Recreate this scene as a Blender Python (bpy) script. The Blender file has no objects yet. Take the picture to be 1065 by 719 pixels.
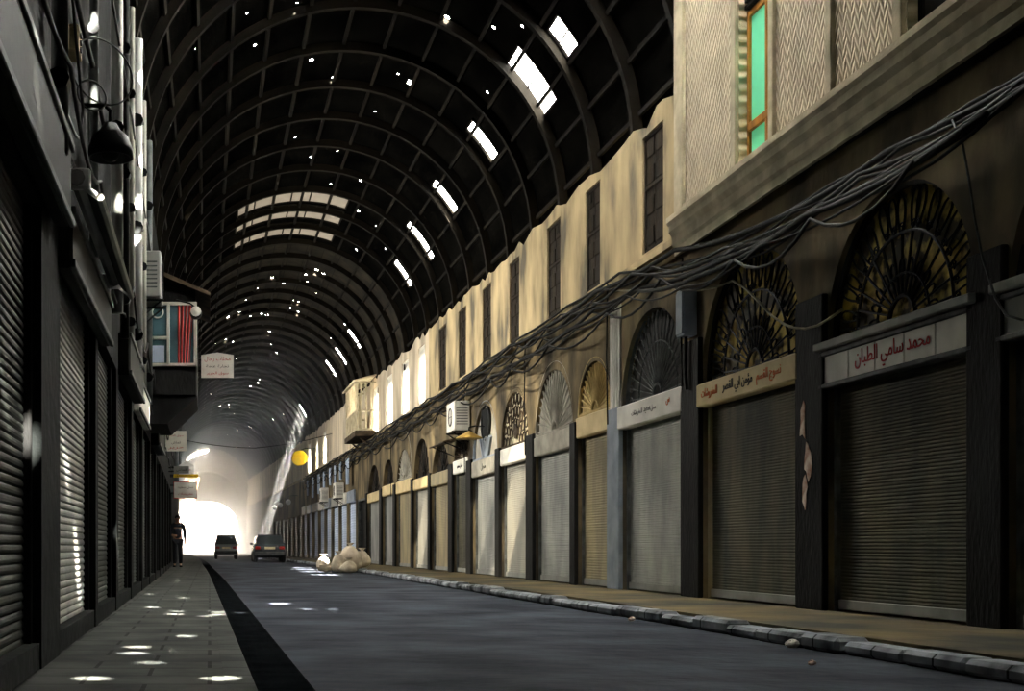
import bpy, math, random
from mathutils import Vector
R = random.Random(11)
scn = bpy.context.scene
COL = scn.collection
PI = math.pi

# ------------------------------------------------------------------ layout
EYE = 0.78                      # the camera stands low on the left pavement
XR, XL = 6.5, -1.0              # planes of the shutters
PAVE = 0.12
VX, VZ, VR = 2.7, 7.0, 3.95     # barrel vault axis and radius
SUN = Vector((-0.30, 1.0, -1.10)).normalized()

def bend(y):                    # the street swings gently to the left
    return 0.0 if y < 25 else -2.6 * ((y - 25) / 105.0) ** 2

def leftx(y, x=XL):
    return x - 0.009 * (min(y, 45) - 6)

# ------------------------------------------------------------------ materials
MATS = {}
def mat(name, c1, c2=None, scale=4.0, stretch=(1, 1, 1), rough=0.8, metal=0.0, bump=0.15,
        c3=None, spec=0.06, detail=6.0, lo=0.35, hi=0.65):
    if name in MATS: return MATS[name]
    m = bpy.data.materials.new(name); m.use_nodes = True
    nt = m.node_tree; nd = nt.nodes; ln = nt.links
    b = nd['Principled BSDF']
    b.inputs['Roughness'].default_value = rough
    b.inputs['Metallic'].default_value = metal
    b.inputs['Specular IOR Level'].default_value = spec
    tc = nd.new('ShaderNodeTexCoord'); mp = nd.new('ShaderNodeMapping')
    mp.inputs['Scale'].default_value = stretch
    ln.new(tc.outputs['Object'], mp.inputs['Vector'])
    nz = nd.new('ShaderNodeTexNoise'); nz.inputs['Scale'].default_value = scale
    nz.inputs['Detail'].default_value = detail
    ln.new(mp.outputs['Vector'], nz.inputs['Vector'])
    cr = nd.new('ShaderNodeValToRGB')
    c2 = c2 or tuple(v * 0.7 for v in c1)
    cr.color_ramp.elements[0].position = lo; cr.color_ramp.elements[0].color = (*c2, 1)
    cr.color_ramp.elements[1].position = hi; cr.color_ramp.elements[1].color = (*c1, 1)
    if c3:
        e = cr.color_ramp.elements.new(0.5 * (lo + hi)); e.color = (*c3, 1)
    ln.new(nz.outputs['Fac'], cr.inputs['Fac'])
    ln.new(cr.outputs['Color'], b.inputs['Base Color'])
    if bump:
        bp = nd.new('ShaderNodeBump'); bp.inputs['Strength'].default_value = bump
        bp.inputs['Distance'].default_value = 0.03
        n2 = nd.new('ShaderNodeTexNoise'); n2.inputs['Scale'].default_value = scale * 5
        n2.inputs['Detail'].default_value = 4
        ln.new(mp.outputs['Vector'], n2.inputs['Vector'])
        ln.new(n2.outputs['Fac'], bp.inputs['Height'])
        ln.new(bp.outputs['Normal'], b.inputs['Normal'])
    MATS[name] = m
    return m

def brickmat(name, c1, c2, mortar, scale, bw, rh, rough=0.85, axes='XY', msize=0.012, rot=0.0):
    m = mat(name, c1, c2, 2.0, rough=rough)
    nt = m.node_tree; nd = nt.nodes; ln = nt.links
    b = nd['Principled BSDF']
    tc = nd.new('ShaderNodeTexCoord'); sp = nd.new('ShaderNodeSeparateXYZ'); cb = nd.new('ShaderNodeCombineXYZ')
    ln.new(tc.outputs['Object'], sp.inputs[0])
    ln.new(sp.outputs[axes[0]], cb.inputs[0]); ln.new(sp.outputs[axes[1]], cb.inputs[1])
    br = nd.new('ShaderNodeTexBrick'); br.inputs['Scale'].default_value = scale
    br.inputs['Brick Width'].default_value = bw; br.inputs['Row Height'].default_value = rh
    br.inputs['Mortar Size'].default_value = msize; br.offset = 0.5
    br.inputs['Color1'].default_value = (1, 1, 1, 1); br.inputs['Color2'].default_value = (.72, .72, .72, 1)
    br.inputs['Mortar'].default_value = (*mortar, 1)
    ln.new(cb.outputs[0], br.inputs['Vector'])
    mx = nd.new('ShaderNodeMix'); mx.data_type = 'RGBA'; mx.blend_type = 'MULTIPLY'
    mx.inputs[0].default_value = 1.0
    old = b.inputs['Base Color'].links[0].from_socket
    ln.new(old, mx.inputs[6]); ln.new(br.outputs['Color'], mx.inputs[7])
    ln.new(mx.outputs[2], b.inputs['Base Color'])
    return m

def glassmat(name, col, rough=0.1, transl=0.0, alpha=None):
    if name in MATS: return MATS[name]
    m = bpy.data.materials.new(name); m.use_nodes = True
    nt = m.node_tree; nd = nt.nodes; ln = nt.links
    out = nd['Material Output']; b = nd['Principled BSDF']
    b.inputs['Roughness'].default_value = rough
    b.inputs['Specular IOR Level'].default_value = .15
    tc = nd.new('ShaderNodeTexCoord'); nz = nd.new('ShaderNodeTexNoise'); nz.inputs['Scale'].default_value = 3
    ln.new(tc.outputs['Object'], nz.inputs['Vector'])
    cr = nd.new('ShaderNodeValToRGB')
    cr.color_ramp.elements[0].color = (*[v * .75 for v in col], 1); cr.color_ramp.elements[1].color = (*col, 1)
    ln.new(nz.outputs['Fac'], cr.inputs['Fac'])
    ln.new(cr.outputs['Color'], b.inputs['Base Color'])
    if transl:
        t = nd.new('ShaderNodeBsdfTranslucent'); ln.new(cr.outputs['Color'], t.inputs['Color'])
        mx = nd.new('ShaderNodeMixShader'); mx.inputs[0].default_value = transl
        ln.new(b.outputs[0], mx.inputs[1]); ln.new(t.outputs[0], mx.inputs[2])
        ln.new(mx.outputs[0], out.inputs['Surface'])
    MATS[name] = m
    return m

ASPHALT = mat('asphalt', (.0497, .0565, .069), (.0138, .0166, .0221), 0.9, rough=.85, bump=.8, c3=(.0319, .0359, .0442), spec=.03)
GUTTER = mat('gutter', (.006, .007, .008), (.003, .0035, .004), 3, rough=.95, spec=.0, bump=.3)
PAVING = brickmat('paving', (.068, .072, .064), (.032, .0352, .0336), (.28, .28, .28), 1.0, .62, .40)
PAVING_R = mat('right_paving', (.12, .093, .045), (.03, .03, .0252), .8, rough=.85, bump=.5, c3=(.072, .06, .036))
KERB = brickmat('kerbstone', (.36, .387, .414), (.045, .0495, .054), (.135, .135, .135), 1.0, .75, 3.0, axes='YZ')
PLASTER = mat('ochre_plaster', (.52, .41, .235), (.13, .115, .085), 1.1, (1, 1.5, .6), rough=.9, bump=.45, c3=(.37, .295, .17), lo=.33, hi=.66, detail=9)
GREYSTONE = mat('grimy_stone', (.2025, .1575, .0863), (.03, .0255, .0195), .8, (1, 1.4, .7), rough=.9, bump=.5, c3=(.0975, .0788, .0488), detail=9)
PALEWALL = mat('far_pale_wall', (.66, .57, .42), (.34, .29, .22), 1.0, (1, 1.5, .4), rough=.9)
DIMBOARD = mat('shaded_grey_board', (.0139, .0148, .013), (.0051, .0058, .0053), 2.2, rough=.6, bump=.05)  # darker copy of the grey board, imitating shade along the left side
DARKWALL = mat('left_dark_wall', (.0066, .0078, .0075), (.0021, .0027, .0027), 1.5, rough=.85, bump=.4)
DARKWOOD = mat('dark_painted_wood', (.0109, .0109, .0105), (.0042, .0042, .0042), 5, (1, 1, .3), rough=.65, bump=.3)
BROWNWOOD = mat('brown_shutter_wood', (.024, .0168, .0096), (.0096, .0078, .006), 4, (1, 2, .3), rough=.7, bump=.3)
OCHREWOOD = mat('orange_varnished_wood', (.42, .19, .035), (.22, .095, .02), 6, (1, 2, .3), rough=.45, bump=.1)
IRON = mat('black_iron', (.014, .0154, .0161), (.007, .0077, .0077), 8, rough=.55, metal=.3, bump=.1)
GREYIRON = mat('grey_painted_iron', (.0975, .105, .1013), (.045, .0488, .0488), 6, rough=.6, metal=.2, bump=.1)
RUST = mat('rusty_iron', (.085, .060, .038), (.025, .021, .017), 3, rough=.8, metal=.2, bump=.3)
VAULT = mat('shaded_iron_sheet', (.0036, .0034, .0029), (.0009, .0009, .0009), 1.2, (1, .6, 1), rough=.95, spec=.0, metal=.0, bump=.25)  # near vault's lack of light put into a darker sheet colour
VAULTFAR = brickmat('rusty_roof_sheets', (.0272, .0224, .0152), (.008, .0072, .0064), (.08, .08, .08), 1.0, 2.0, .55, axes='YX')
RIB = mat('vault_rib_iron', (.0091, .007, .0042), (.0014, .0013, .001), .8, rough=.9, spec=.1, metal=.0, bump=.2)
CABLE = mat('black_cable', (.0072, .0072, .0066), (.0036, .0036, .0036), 9, rough=.7, spec=.1, bump=0)
PALECABLE = mat('pale_cable', (.30, .27, .18), (.16, .15, .10), 9, rough=.6, bump=0)
STEEL = mat('galvanised_steel', (.345, .345, .315), (.1875, .195, .1875), 2.2, (1, 1, .4), rough=.5, metal=.35, bump=.05)
STEELDARK = mat('shaded_dull_steel', (.0945, .0869, .0567), (.034, .0359, .0302), 1.6, (1, 1.5, .4), rough=.55, metal=.3, bump=.05)  # dull steel, darkened further to imitate the dim near shops
STEELPALE = mat('pale_painted_steel', (.3571, .3422, .2877), (.2282, .2232, .1984), 1.5, (1, 1, .3), rough=.55, metal=.1, bump=.05)
STEELOCHRE = mat('yellowed_steel', (.352, .296, .172), (.192, .168, .112), 1.6, (1, 1.5, .4), rough=.55, metal=.2, bump=.05)
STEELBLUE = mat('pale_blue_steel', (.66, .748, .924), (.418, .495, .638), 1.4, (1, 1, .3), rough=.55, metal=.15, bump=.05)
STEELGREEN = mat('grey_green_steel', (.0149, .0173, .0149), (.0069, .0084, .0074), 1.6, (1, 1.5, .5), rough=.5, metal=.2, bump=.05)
CREAM = mat('cream_board', (.62, .50, .27), (.46, .36, .19), 2, rough=.6, bump=.05)
WHITEBOARD = mat('white_board', (.74, .72, .64), (.56, .54, .48), 2.2, rough=.55, bump=.05)
GREYBOARD = mat('grey_board', (.288, .288, .264), (.192, .2, .184), 2.2, rough=.6, bump=.05)
BONE = mat('bone_plaster', (.60, .53, .37), (.38, .33, .23), 3, rough=.8, bump=.2)
GREYFAN = mat('grey_plaster', (.36, .34, .28), (.22, .21, .18), 3, rough=.85, bump=.2)
OCHREFAN = mat('ochre_fan_plaster', (.60, .45, .19), (.36, .27, .12), 3, rough=.85, bump=.2)
REDPAINT = mat('red_lettering', (.42, .030, .022), (.30, .02, .02), 5, rough=.6, bump=0)
ORANGEPAINT = mat('orange_red_lettering', (.52, .135, .035), (.40, .09, .03), 5, rough=.6, bump=0)
BLACKPAINT = mat('black_lettering', (.020, .018, .014), (.012, .012, .011), 5, rough=.6, bump=0)
YELLOW = mat('yellow_enamel', (.595, .406, .014), (.49, .294, .014), 3, rough=.45, bump=0)
WHITE = mat('white_enamel', (.78, .78, .76), (.62, .62, .60), 3, rough=.5, bump=0)
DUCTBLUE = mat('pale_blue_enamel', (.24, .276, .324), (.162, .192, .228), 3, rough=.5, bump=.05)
CURTAIN = mat('red_cloth', (.42, .055, .045), (.22, .025, .025), 4, (6, 6, .5), rough=.9, bump=.4)
SACK = mat('dusty_sackcloth', (.66, .58, .44), (.36, .31, .24), 3, rough=.95, bump=.6)
BRASS = mat('tarnished_brass', (.58, .39, .10), (.30, .20, .06), 5, rough=.35, metal=.8, bump=.1)
RUBBER = mat('tyre_rubber', (.02, .02, .02), (.012, .012, .012), 5, rough=.85)
CARDARK = mat('dark_car_paint', (.035, .042, .050), (.028, .033, .040), 2, rough=.25, spec=.5, bump=0)
CARSILVER = mat('silver_car_paint', (.30, .31, .31), (.25, .26, .26), 2, rough=.35, metal=.4, bump=0)
CARGLASS = glassmat('car_glass', (.020, .026, .028), .06)
TAIL = mat('red_tail_light', (.62, .03, .02), (.45, .02, .015), 5, rough=.3, bump=0)
PLATE = mat('number_plate', (.80, .70, .42), (.70, .60, .35), 5, rough=.5, bump=0)
DARKGLASS = glassmat('grimy_dark_glass', (.016, .017, .014), .75)
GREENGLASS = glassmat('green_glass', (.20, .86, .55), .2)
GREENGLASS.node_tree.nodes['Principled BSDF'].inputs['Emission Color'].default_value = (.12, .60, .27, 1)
GREENGLASS.node_tree.nodes['Principled BSDF'].inputs['Emission Strength'].default_value = .20  # pane's own glow stands in for light from the room behind
MILKPANE = glassmat('milky_pane', (.85, .84, .80), .3, .75)
TANPANE = glassmat('tan_translucent_sheet', (.1875, .165, .135), .6, .009)
HOLEPANE = glassmat('bright_roof_pane', (.80, .82, .84), .4, .8)
SKIN = mat('skin', (.42, .26, .17), (.36, .21, .14), 5, rough=.6, bump=0)
HAIR = mat('black_hair', (.018, .014, .012), (.012, .010, .009), 9, rough=.6, bump=.2)
SHIRT = mat('dark_jacket_cloth', (.030, .036, .050), (.022, .026, .036), 9, rough=.9, bump=.2)
TROUSER = mat('dark_trouser_cloth', (.022, .024, .030), (.016, .018, .022), 9, rough=.9, bump=.2)
PAPER = mat('torn_paper', (.66, .58, .48), (.30, .14, .09), 7, rough=.9, bump=.2)
BLUECLOTH = mat('faded_blue_cloth', (.42, .50, .62), (.20, .25, .34), 2, (4, 4, .4), rough=.9, bump=.3)

def yellowpatchglass():
    m = mat('glass_with_painted_reflections', (.62, .45, .11), (.045, .038, .020), 3.4, rough=.6, spec=.05, bump=.1, lo=.46, hi=.60, detail=4)  # yellow patches are reflections painted into the pane colour
    return m
PATCHGLASS = yellowpatchglass()

def chevron():
    m = mat('chevron_plaster', (.74, .66, .49), (.56, .49, .36), 3.0, rough=.9, bump=0)
    nt = m.node_tree; nd = nt.nodes; ln = nt.links; b = nd['Principled BSDF']
    tc = nd.new('ShaderNodeTexCoord'); sp = nd.new('ShaderNodeSeparateXYZ')
    ln.new(tc.outputs['Object'], sp.inputs[0])
    def mth(op, a, v):
        n = nd.new('ShaderNodeMath'); n.operation = op
        ln.new(a, n.inputs[0])
        if isinstance(v, float): n.inputs[1].default_value = v
        else: ln.new(v, n.inputs[1])
        return n.outputs[0]
    nz = nd.new('ShaderNodeTexNoise'); nz.inputs['Scale'].default_value = 7; nz.inputs['Detail'].default_value = 3
    ln.new(tc.outputs['Object'], nz.inputs['Vector'])
    wob = mth('MULTIPLY', nz.outputs['Fac'], .045)
    tri = mth('PINGPONG', mth('ADD', sp.outputs['Y'], wob), .075)
    zz = mth('MULTIPLY', mth('ADD', sp.outputs['Z'], mth('MULTIPLY', tri, -2.0)), 44.0)
    s = mth('SINE', mth('ADD', zz, mth('MULTIPLY', wob, 60.0)), 0.0)
    p = mth('MULTIPLY', s, .5)
    bp = nd.new('ShaderNodeBump'); bp.inputs['Strength'].default_value = .85; bp.inputs['Distance'].default_value = .035
    mx = nd.new('ShaderNodeMix'); mx.data_type = 'RGBA'; mx.blend_type = 'MULTIPLY'
    dr = nd.new('ShaderNodeValToRGB'); dr.color_ramp.elements[0].position = .15; dr.color_ramp.elements[0].color = (.80, .77, .72, 1); dr.color_ramp.elements[1].position = .6  # darker groove tint painted in, as bump shading alone reads weakly
    ln.new(mth('ADD', p, .5), dr.inputs['Fac']); mx.inputs[0].default_value = .8
    ln.new(b.inputs['Base Color'].links[0].from_socket, mx.inputs[6]); ln.new(dr.outputs['Color'], mx.inputs[7]); ln.new(mx.outputs[2], b.inputs['Base Color'])
    ln.new(p, bp.inputs['Height']); ln.new(bp.outputs['Normal'], b.inputs['Normal'])
    return m
CHEVRON = chevron()

# ------------------------------------------------------------------ mesh builder
class MB:
    def __init__(self): self.v = []; self.f = []; self.smooth = False
    def quadbox(self, x0, x1, y0, y1, z0, z1):
        i = len(self.v)
        self.v += [(x0, y0, z0), (x1, y0, z0), (x1, y1, z0), (x0, y1, z0), (x0, y0, z1), (x1, y0, z1), (x1, y1, z1), (x0, y1, z1)]
        for q in ((3, 2, 1, 0), (4, 5, 6, 7), (0, 1, 5, 4), (1, 2, 6, 5), (2, 3, 7, 6), (3, 0, 4, 7)):
            self.f.append(tuple(i + k for k in q))
        return self
    def bbox(self, x0, x1, y0, y1, z0, z1, c=.01):     # box with chamfered vertical and horizontal edges
        i = len(self.v); xs = (x0, x1); ys = (y0, y1); zs = (z0, z1)
        c = min(c, .45 * min(x1 - x0, y1 - y0, z1 - z0))
        idx = {}
        for a in (0, 1):
            for b in (0, 1):
                for d in (0, 1):
                    sx, sy, sz = 1 - 2 * a, 1 - 2 * b, 1 - 2 * d
                    for ax in range(3):
                        p = [xs[a] + sx * c, ys[b] + sy * c, zs[d] + sz * c]
                        p[ax] = (xs[a], ys[b], zs[d])[ax]
                        idx[(a, b, d, ax)] = len(self.v); self.v.append(tuple(p))
        for ax in range(3):
            for s in (0, 1):
                o = [k for k in range(3) if k != ax]; q = []
                for u, w in ((0, 0), (1, 0), (1, 1), (0, 1)):
                    k = [0, 0, 0]; k[ax] = s; k[o[0]] = u; k[o[1]] = w
                    q.append(idx[(*k, ax)])
                self.f.append(tuple(q))
        for ax in range(3):
            o = [k for k in range(3) if k != ax]
            for u in (0, 1):
                for w in (0, 1):
                    k0 = [0, 0, 0]; k1 = [0, 0, 0]; k0[ax] = 0; k1[ax] = 1
                    for k in (k0, k1): k[o[0]] = u; k[o[1]] = w
                    self.f.append((idx[(*k0, o[0])], idx[(*k1, o[0])], idx[(*k1, o[1])], idx[(*k0, o[1])]))
        for a in (0, 1):
            for b in (0, 1):
                for d in (0, 1): self.f.append((idx[(a, b, d, 0)], idx[(a, b, d, 1)], idx[(a, b, d, 2)]))
        return self
    def tube(self, pts, r, n=6, closed=False):
        pts = [Vector(p) for p in pts]; rings = []
        N = len(pts); up0 = None
        for k, p in enumerate(pts):
            a = pts[(k - 1) % N] if (closed or k > 0) else p
            b = pts[(k + 1) % N] if (closed or k < N - 1) else p
            d = (b - a)
            if d.length < 1e-9: d = Vector((0, 0, 1))
            d.normalize()
            ref = up0 if up0 is not None else (Vector((0, 0, 1)) if abs(d.z) < .9 else Vector((1, 0, 0)))
            s = d.cross(ref)
            if s.length < 1e-4: s = d.cross(Vector((1, .3, 0)))
            s.normalize(); t = s.cross(d); up0 = t
            rr = r[k] if isinstance(r, (list, tuple)) else r
            ring = []
            for j in range(n):
                an = 2 * PI * j / n
                ring.append(len(self.v)); self.v.append(tuple(p + s * (rr * math.cos(an)) + t * (rr * math.sin(an))))
            rings.append(ring)
        for k in range(N if closed else N - 1):
            A, B = rings[k], rings[(k + 1) % N]
            for j in range(n): self.f.append((A[j], A[(j + 1) % n], B[(j + 1) % n], B[j]))
        if not closed:
            self.f.append(tuple(reversed(rings[0]))); self.f.append(tuple(rings[-1]))
        return self
    def lathe(self, prof, c=(0, 0, 0), axis='Z', n=20, cap=True):
        rings = []
        for r, h in prof:
            ring = []
            for j in range(n):
                a = 2 * PI * j / n; u, w = r * math.cos(a), r * math.sin(a)
                p = (u, w, h) if axis == 'Z' else ((u, h, w) if axis == 'Y' else (h, u, w))
                ring.append(len(self.v)); self.v.append((c[0] + p[0], c[1] + p[1], c[2] + p[2]))
            rings.append(ring)
        for A, B in zip(rings, rings[1:]):
            for j in range(n): self.f.append((A[j], A[(j + 1) % n], B[(j + 1) % n], B[j]))
        if cap: self.f.append(tuple(rings[0])); self.f.append(tuple(rings[-1]))
        return self
    def prism(self, poly, d0, d1, axis='X'):          # polygon given in the two other axes
        n = len(poly); i = len(self.v)
        for d in (d0, d1):
            for u, w in poly:
                self.v.append((d, u, w) if axis == 'X' else ((u, d, w) if axis == 'Y' else (u, w, d)))
        self.f.append(tuple(range(i, i + n))); self.f.append(tuple(range(i + 2 * n - 1, i + n - 1, -1)))
        for k in range(n): self.f.append((i + k, i + (k + 1) % n, i + n + (k + 1) % n, i + n + k))
        return self
    def grid(self, fn, nu, nv, closeu=False):
        i = len(self.v)
        for a in range(nu + 1):
            for b in range(nv + 1): self.v.append(tuple(fn(a / nu, b / nv)))
        for a in range(nu):
            for b in range(nv):
                k = i + a * (nv + 1) + b
                self.f.append((k, k + 1, k + nv + 2, k + nv + 1))
        return self
    def build(self, name, m, parent=None, smooth=False, bent=False, loc=None):
        me = bpy.data.meshes.new(name)
        vs = [(x + bend(y), y, z) for x, y, z in self.v] if bent else self.v
        me.from_pydata(vs, [], self.f)
        import bmesh
        bm = bmesh.new(); bm.from_mesh(me)
        bmesh.ops.recalc_face_normals(bm, faces=bm.faces[:])
        bm.to_mesh(me); bm.free()
        if smooth:
            for p in me.polygons: p.use_smooth = True
        me.materials.append(m)
        o = bpy.data.objects.new(name, me); COL.objects.link(o)
        if parent: o.parent = parent
        if loc: o.location = loc
        return o

def tag(o, label, cat, group=None, kind=None):
    if label: o['label'] = label
    if cat: o['category'] = cat
    if group: o['group'] = group
    if kind: o['kind'] = kind
    return o
def thing(name, loc, label, cat, group=None):
    o = bpy.data.objects.new(name, None); COL.objects.link(o)
    o.empty_display_size = .2
    o.location = (loc[0] + bend(loc[1]), loc[1], loc[2])
    return tag(o, label, cat, group)
def struct(name, mb, m, label=None, bent=True, smooth=False):
    o = mb.build(name, m, None, smooth, bent); o['kind'] = 'structure'
    if label: o['label'] = label
    return o
def copy_tree(o, loc, label):
    r = o.copy(); COL.objects.link(r); r.location = (loc[0] + bend(loc[1]), loc[1], loc[2]); r['label'] = label
    for ch in list(o.children):
        c = ch.copy(); COL.objects.link(c); c.parent = r
        for g in ch.children:
            d = g.copy(); COL.objects.link(d); d.parent = c
    return r

ORD = ['first', 'second', 'third', 'fourth', 'fifth', 'sixth', 'seventh', 'eighth', 'ninth', 'tenth', 'eleventh', 'twelfth',
       'thirteenth', 'fourteenth', 'fifteenth', 'sixteenth', 'seventeenth']

# ------------------------------------------------------------------ Arabic lettering
AR = {'ا': ('\ufe8d', '\ufe8e'), 'ب': '\ufe8f', 'ت': '\ufe95', 'ج': '\ufe9d', 'ح': '\ufea1', 'خ': '\ufea5', 'د': ('\ufea9', '\ufeaa'),
      'ر': ('\ufead', '\ufeae'), 'س': '\ufeb1', 'ش': '\ufeb5', 'ص': '\ufeb9', 'ط': '\ufec1', 'ع': '\ufec9', 'ف': '\ufed1', 'ق': '\ufed5',
      'ك': '\ufed9', 'ل': '\ufedd', 'م': '\ufee1', 'ن': '\ufee5', 'ه': '\ufee9', 'و': ('\ufeed', '\ufeee'), 'ي': '\ufef1', 'ة': ('\ufe93', '\ufe94'), 'ؤ': ('\ufe85', '\ufe86')}
def shape(s):
    out = []
    for w in s.split(' '):
        o = []
        for k, ch in enumerate(w):
            f = AR.get(ch)
            if f is None: o.append(ch); continue
            prev = k > 0 and isinstance(AR.get(w[k - 1]), str)
            if isinstance(f, tuple): o.append(f[1] if prev else f[0])
            else:
                nxt = k < len(w) - 1 and w[k + 1] in AR
                o.append(chr(ord(f) + (3 if prev and nxt else 2 if nxt else 1 if prev else 0)))
        out.append(''.join(o))
    return ' '.join(out)[::-1]
def lettering(text, width, height, m, parent, loc, face, name='lettering', tilt=0.0):
    """text as thin raised letters; face: '-X' right wall, '-Y' towards the camera"""
    c = bpy.data.curves.new(name, 'FONT'); c.body = shape(text); c.extrude = .02; c.resolution_u = 3
    t = bpy.data.objects.new('tmp', c); COL.objects.link(t)
    dg = bpy.context.evaluated_depsgraph_get(); dg.update()
    me = bpy.data.meshes.new_from_object(t.evaluated_get(dg)); bpy.data.objects.remove(t)
    xs = [v.co.x for v in me.vertices]; ys = [v.co.y for v in me.vertices]
    if not xs: return None
    cx, cy = (min(xs) + max(xs)) / 2, (min(ys) + max(ys)) / 2
    sx, sy = width / (max(xs) - min(xs)), height / (max(ys) - min(ys))
    for v in me.vertices:
        u, w, d = (v.co.x - cx) * sx, (v.co.y - cy) * sy, v.co.z * .2
        w += u * tilt
        if face == '-X': v.co = (-d, -u, w)       # reading left to right runs from far to near
        else: v.co = (u, -d, w)
    me.materials.clear(); me.materials.append(m); me.name = name
    o = bpy.data.objects.new(name, me); COL.objects.link(o); o.parent = parent; o.location = loc
    return o

# ------------------------------------------------------------------ ground
YB, YE = -8.0, 130.0
def strip(xa, xb, z, y0, y1, dy=1.5, thick=None, leftfn=False):
    mb = MB(); n = max(1, int((y1 - y0) / dy)); i = 0
    fa = xa if callable(xa) else (lambda y: xa); fb = xb if callable(xb) else (lambda y: xb)
    for k in range(n + 1):
        y = y0 + (y1 - y0) * k / n
        a, b = fa(y), fb(y)
        if thick: mb.v += [(a, y, z), (b, y, z), (b, y, z - thick), (a, y, z - thick)]
        else: mb.v += [(a, y, z), (b, y, z)]
    w = 4 if thick else 2
    for k in range(n):
        p, q = k * w, (k + 1) * w
        if thick:
            for j in range(4): mb.f.append((p + j, p + (j + 1) % 4, q + (j + 1) % 4, q + j))
        else: mb.f.append((p, p + 1, q + 1, q))
    if thick: mb.f += [(0, 1, 2, 3), tuple(n * w + j for j in (3, 2, 1, 0))]
    return mb
kerbx = lambda y: .22 - .0093 * (min(y, 45) - 5.7)
struct('road', strip(-3, 8.5, 0.0, YB, 200, thick=.3), ASPHALT, 'grey asphalt street surface')
struct('gutter', strip(lambda y: kerbx(y) + .003, lambda y: kerbx(y) + .36, .006, YB, YE, thick=.004), GUTTER)
struct('pavement', strip(lambda y: leftx(y) - .6, lambda y: kerbx(y) - .14, PAVE, YB, YE, thick=.118), PAVING)
struct('kerb', strip(lambda y: kerbx(y) - .14, kerbx, PAVE + .004, YB, YE, thick=.12), PAVING)
struct('pavement', strip(4.78, 6.9, PAVE, YB, YE, thick=.118), PAVING_R)
def rkerb():
    mb = MB(); rr = random.Random(4); ys = []; y = YB
    while y < YE:
        l = rr.uniform(.55, .95); a = 4.54 + rr.uniform(-.03, .03); h = PAVE + rr.uniform(-.025, .012)
        mb.bbox(a, 4.78, y + .008, y + l - .008, .002, h, .03); y += l
    return mb
struct('kerb', rkerb(), KERB, 'worn stone kerb')
struct('trim_1', strip(lambda y: leftx(y) - .1, lambda y: leftx(y) + .09, PAVE + .14, YB, 45, thick=.138), DARKWALL)

# ------------------------------------------------------------------ walls with openings
def wall(x, y0, y1, z0, top, ops, depth, s=1):
    """wall plane at x; ops = (ya, yb, zlow, topfn); reveals of the given depth towards s"""
    mb = MB()
    def topat(y): return top(y) if callable(top) else top
    def quad(ya, yb, za0, zb0, za1, zb1):
        i = len(mb.v); mb.v += [(x, ya, za0), (x, yb, zb0), (x, yb, zb1), (x, ya, za1)]; mb.f.append((i, i + 1, i + 2, i + 3))
    def solid(ya, yb):
        n = max(1, int((yb - ya) / .35))
        for k in range(n):
            a, b = ya + (yb - ya) * k / n, ya + (yb - ya) * (k + 1) / n
            quad(a, b, z0, z0, topat(a), topat(b))
    y = y0
    for ya, yb, zl, fn in sorted(ops):
        if ya > y: solid(y, ya)
        n = 22; ys = [ya + (yb - ya) * (.5 - .5 * math.cos(PI * k / n)) for k in range(n + 1)]
        for a, b in zip(ys, ys[1:]):
            fa, fb = fn(a), fn(b)
            quad(a, b, fa, fb, topat(a), topat(b))
            i = len(mb.v); mb.v += [(x, a, fa), (x, b, fb), (x + s * depth, b, fb), (x + s * depth, a, fa)]; mb.f.append((i, i + 1, i + 2, i + 3))
            if zl > z0 + .01:
                quad(a, b, z0, z0, zl, zl)
                i = len(mb.v); mb.v += [(x, a, zl), (x, b, zl), (x + s * depth, b, zl), (x + s * depth, a, zl)]; mb.f.append((i, i + 1, i + 2, i + 3))
        for yy in (ya, yb):
            i = len(mb.v); mb.v += [(x, yy, zl), (x, yy, fn(yy)), (x + s * depth, yy, fn(yy)), (x + s * depth, yy, zl)]; mb.f.append((i, i + 1, i + 2, i + 3))
        y = yb
    if y < y1: solid(y, y1)
    return mb
def archfn(ya, yb, zt, rise=None):
    m, a = (ya + yb) / 2, (yb - ya) / 2
    rise = rise or a * 1.02
    def f(y):
        t = min(1.0, abs(y - m) / a)
        return zt - rise + rise * math.sqrt(max(0.0, 1 - t ** 2.15))
    return f

# near edge, far edge, sign bottom, sign height, arch top, shutter steel, fanlight style
SHOPS = [
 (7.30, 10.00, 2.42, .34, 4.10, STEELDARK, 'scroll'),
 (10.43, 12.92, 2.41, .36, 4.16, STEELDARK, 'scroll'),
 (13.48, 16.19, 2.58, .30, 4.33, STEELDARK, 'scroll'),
 (16.77, 19.34, 2.59, .35, 4.22, STEEL, 'sun'),
 (19.88, 21.67, 2.65, .36, 3.86, STEELOCHRE, 'shell'),
 (21.95, 24.50, 2.54, .37, 4.06, STEEL, 'shell'),
 (25.00, 27.35, 2.54, .36, 4.02, STEELPALE, 'lattice'),
 (27.70, 30.30, 2.45, .38, 4.06, STEEL, 'medallion'),
 (30.80, 32.60, 2.66, .34, 3.66, STEELDARK, 'lattice'),
 (33.10, 35.80, 2.49, .36, 3.66, STEELOCHRE, 'plain'),
 (36.10, 38.80, 2.52, .34, 4.02, STEELPALE, 'plain'),
 (39.10, 42.25, 2.55, .40, 3.95, STEELOCHRE, 'shell'),
 (42.70, 45.40, 2.60, .36, 3.85, STEEL, 'plain'),
 (45.90, 49.40, 2.50, .36, 3.90, STEEL, 'plain'),
]
DOOR = (49.70, 52.50)
FAR = [(53.0 + 3.1 * k, 55.75 + 3.1 * k) for k in range(15)]
ops = [(a, b, PAVE, archfn(a, b, zt)) for a, b, sb, sh, zt, m, st in SHOPS]
ops.append((DOOR[0], DOOR[1], PAVE, lambda y: 2.75))
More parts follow.
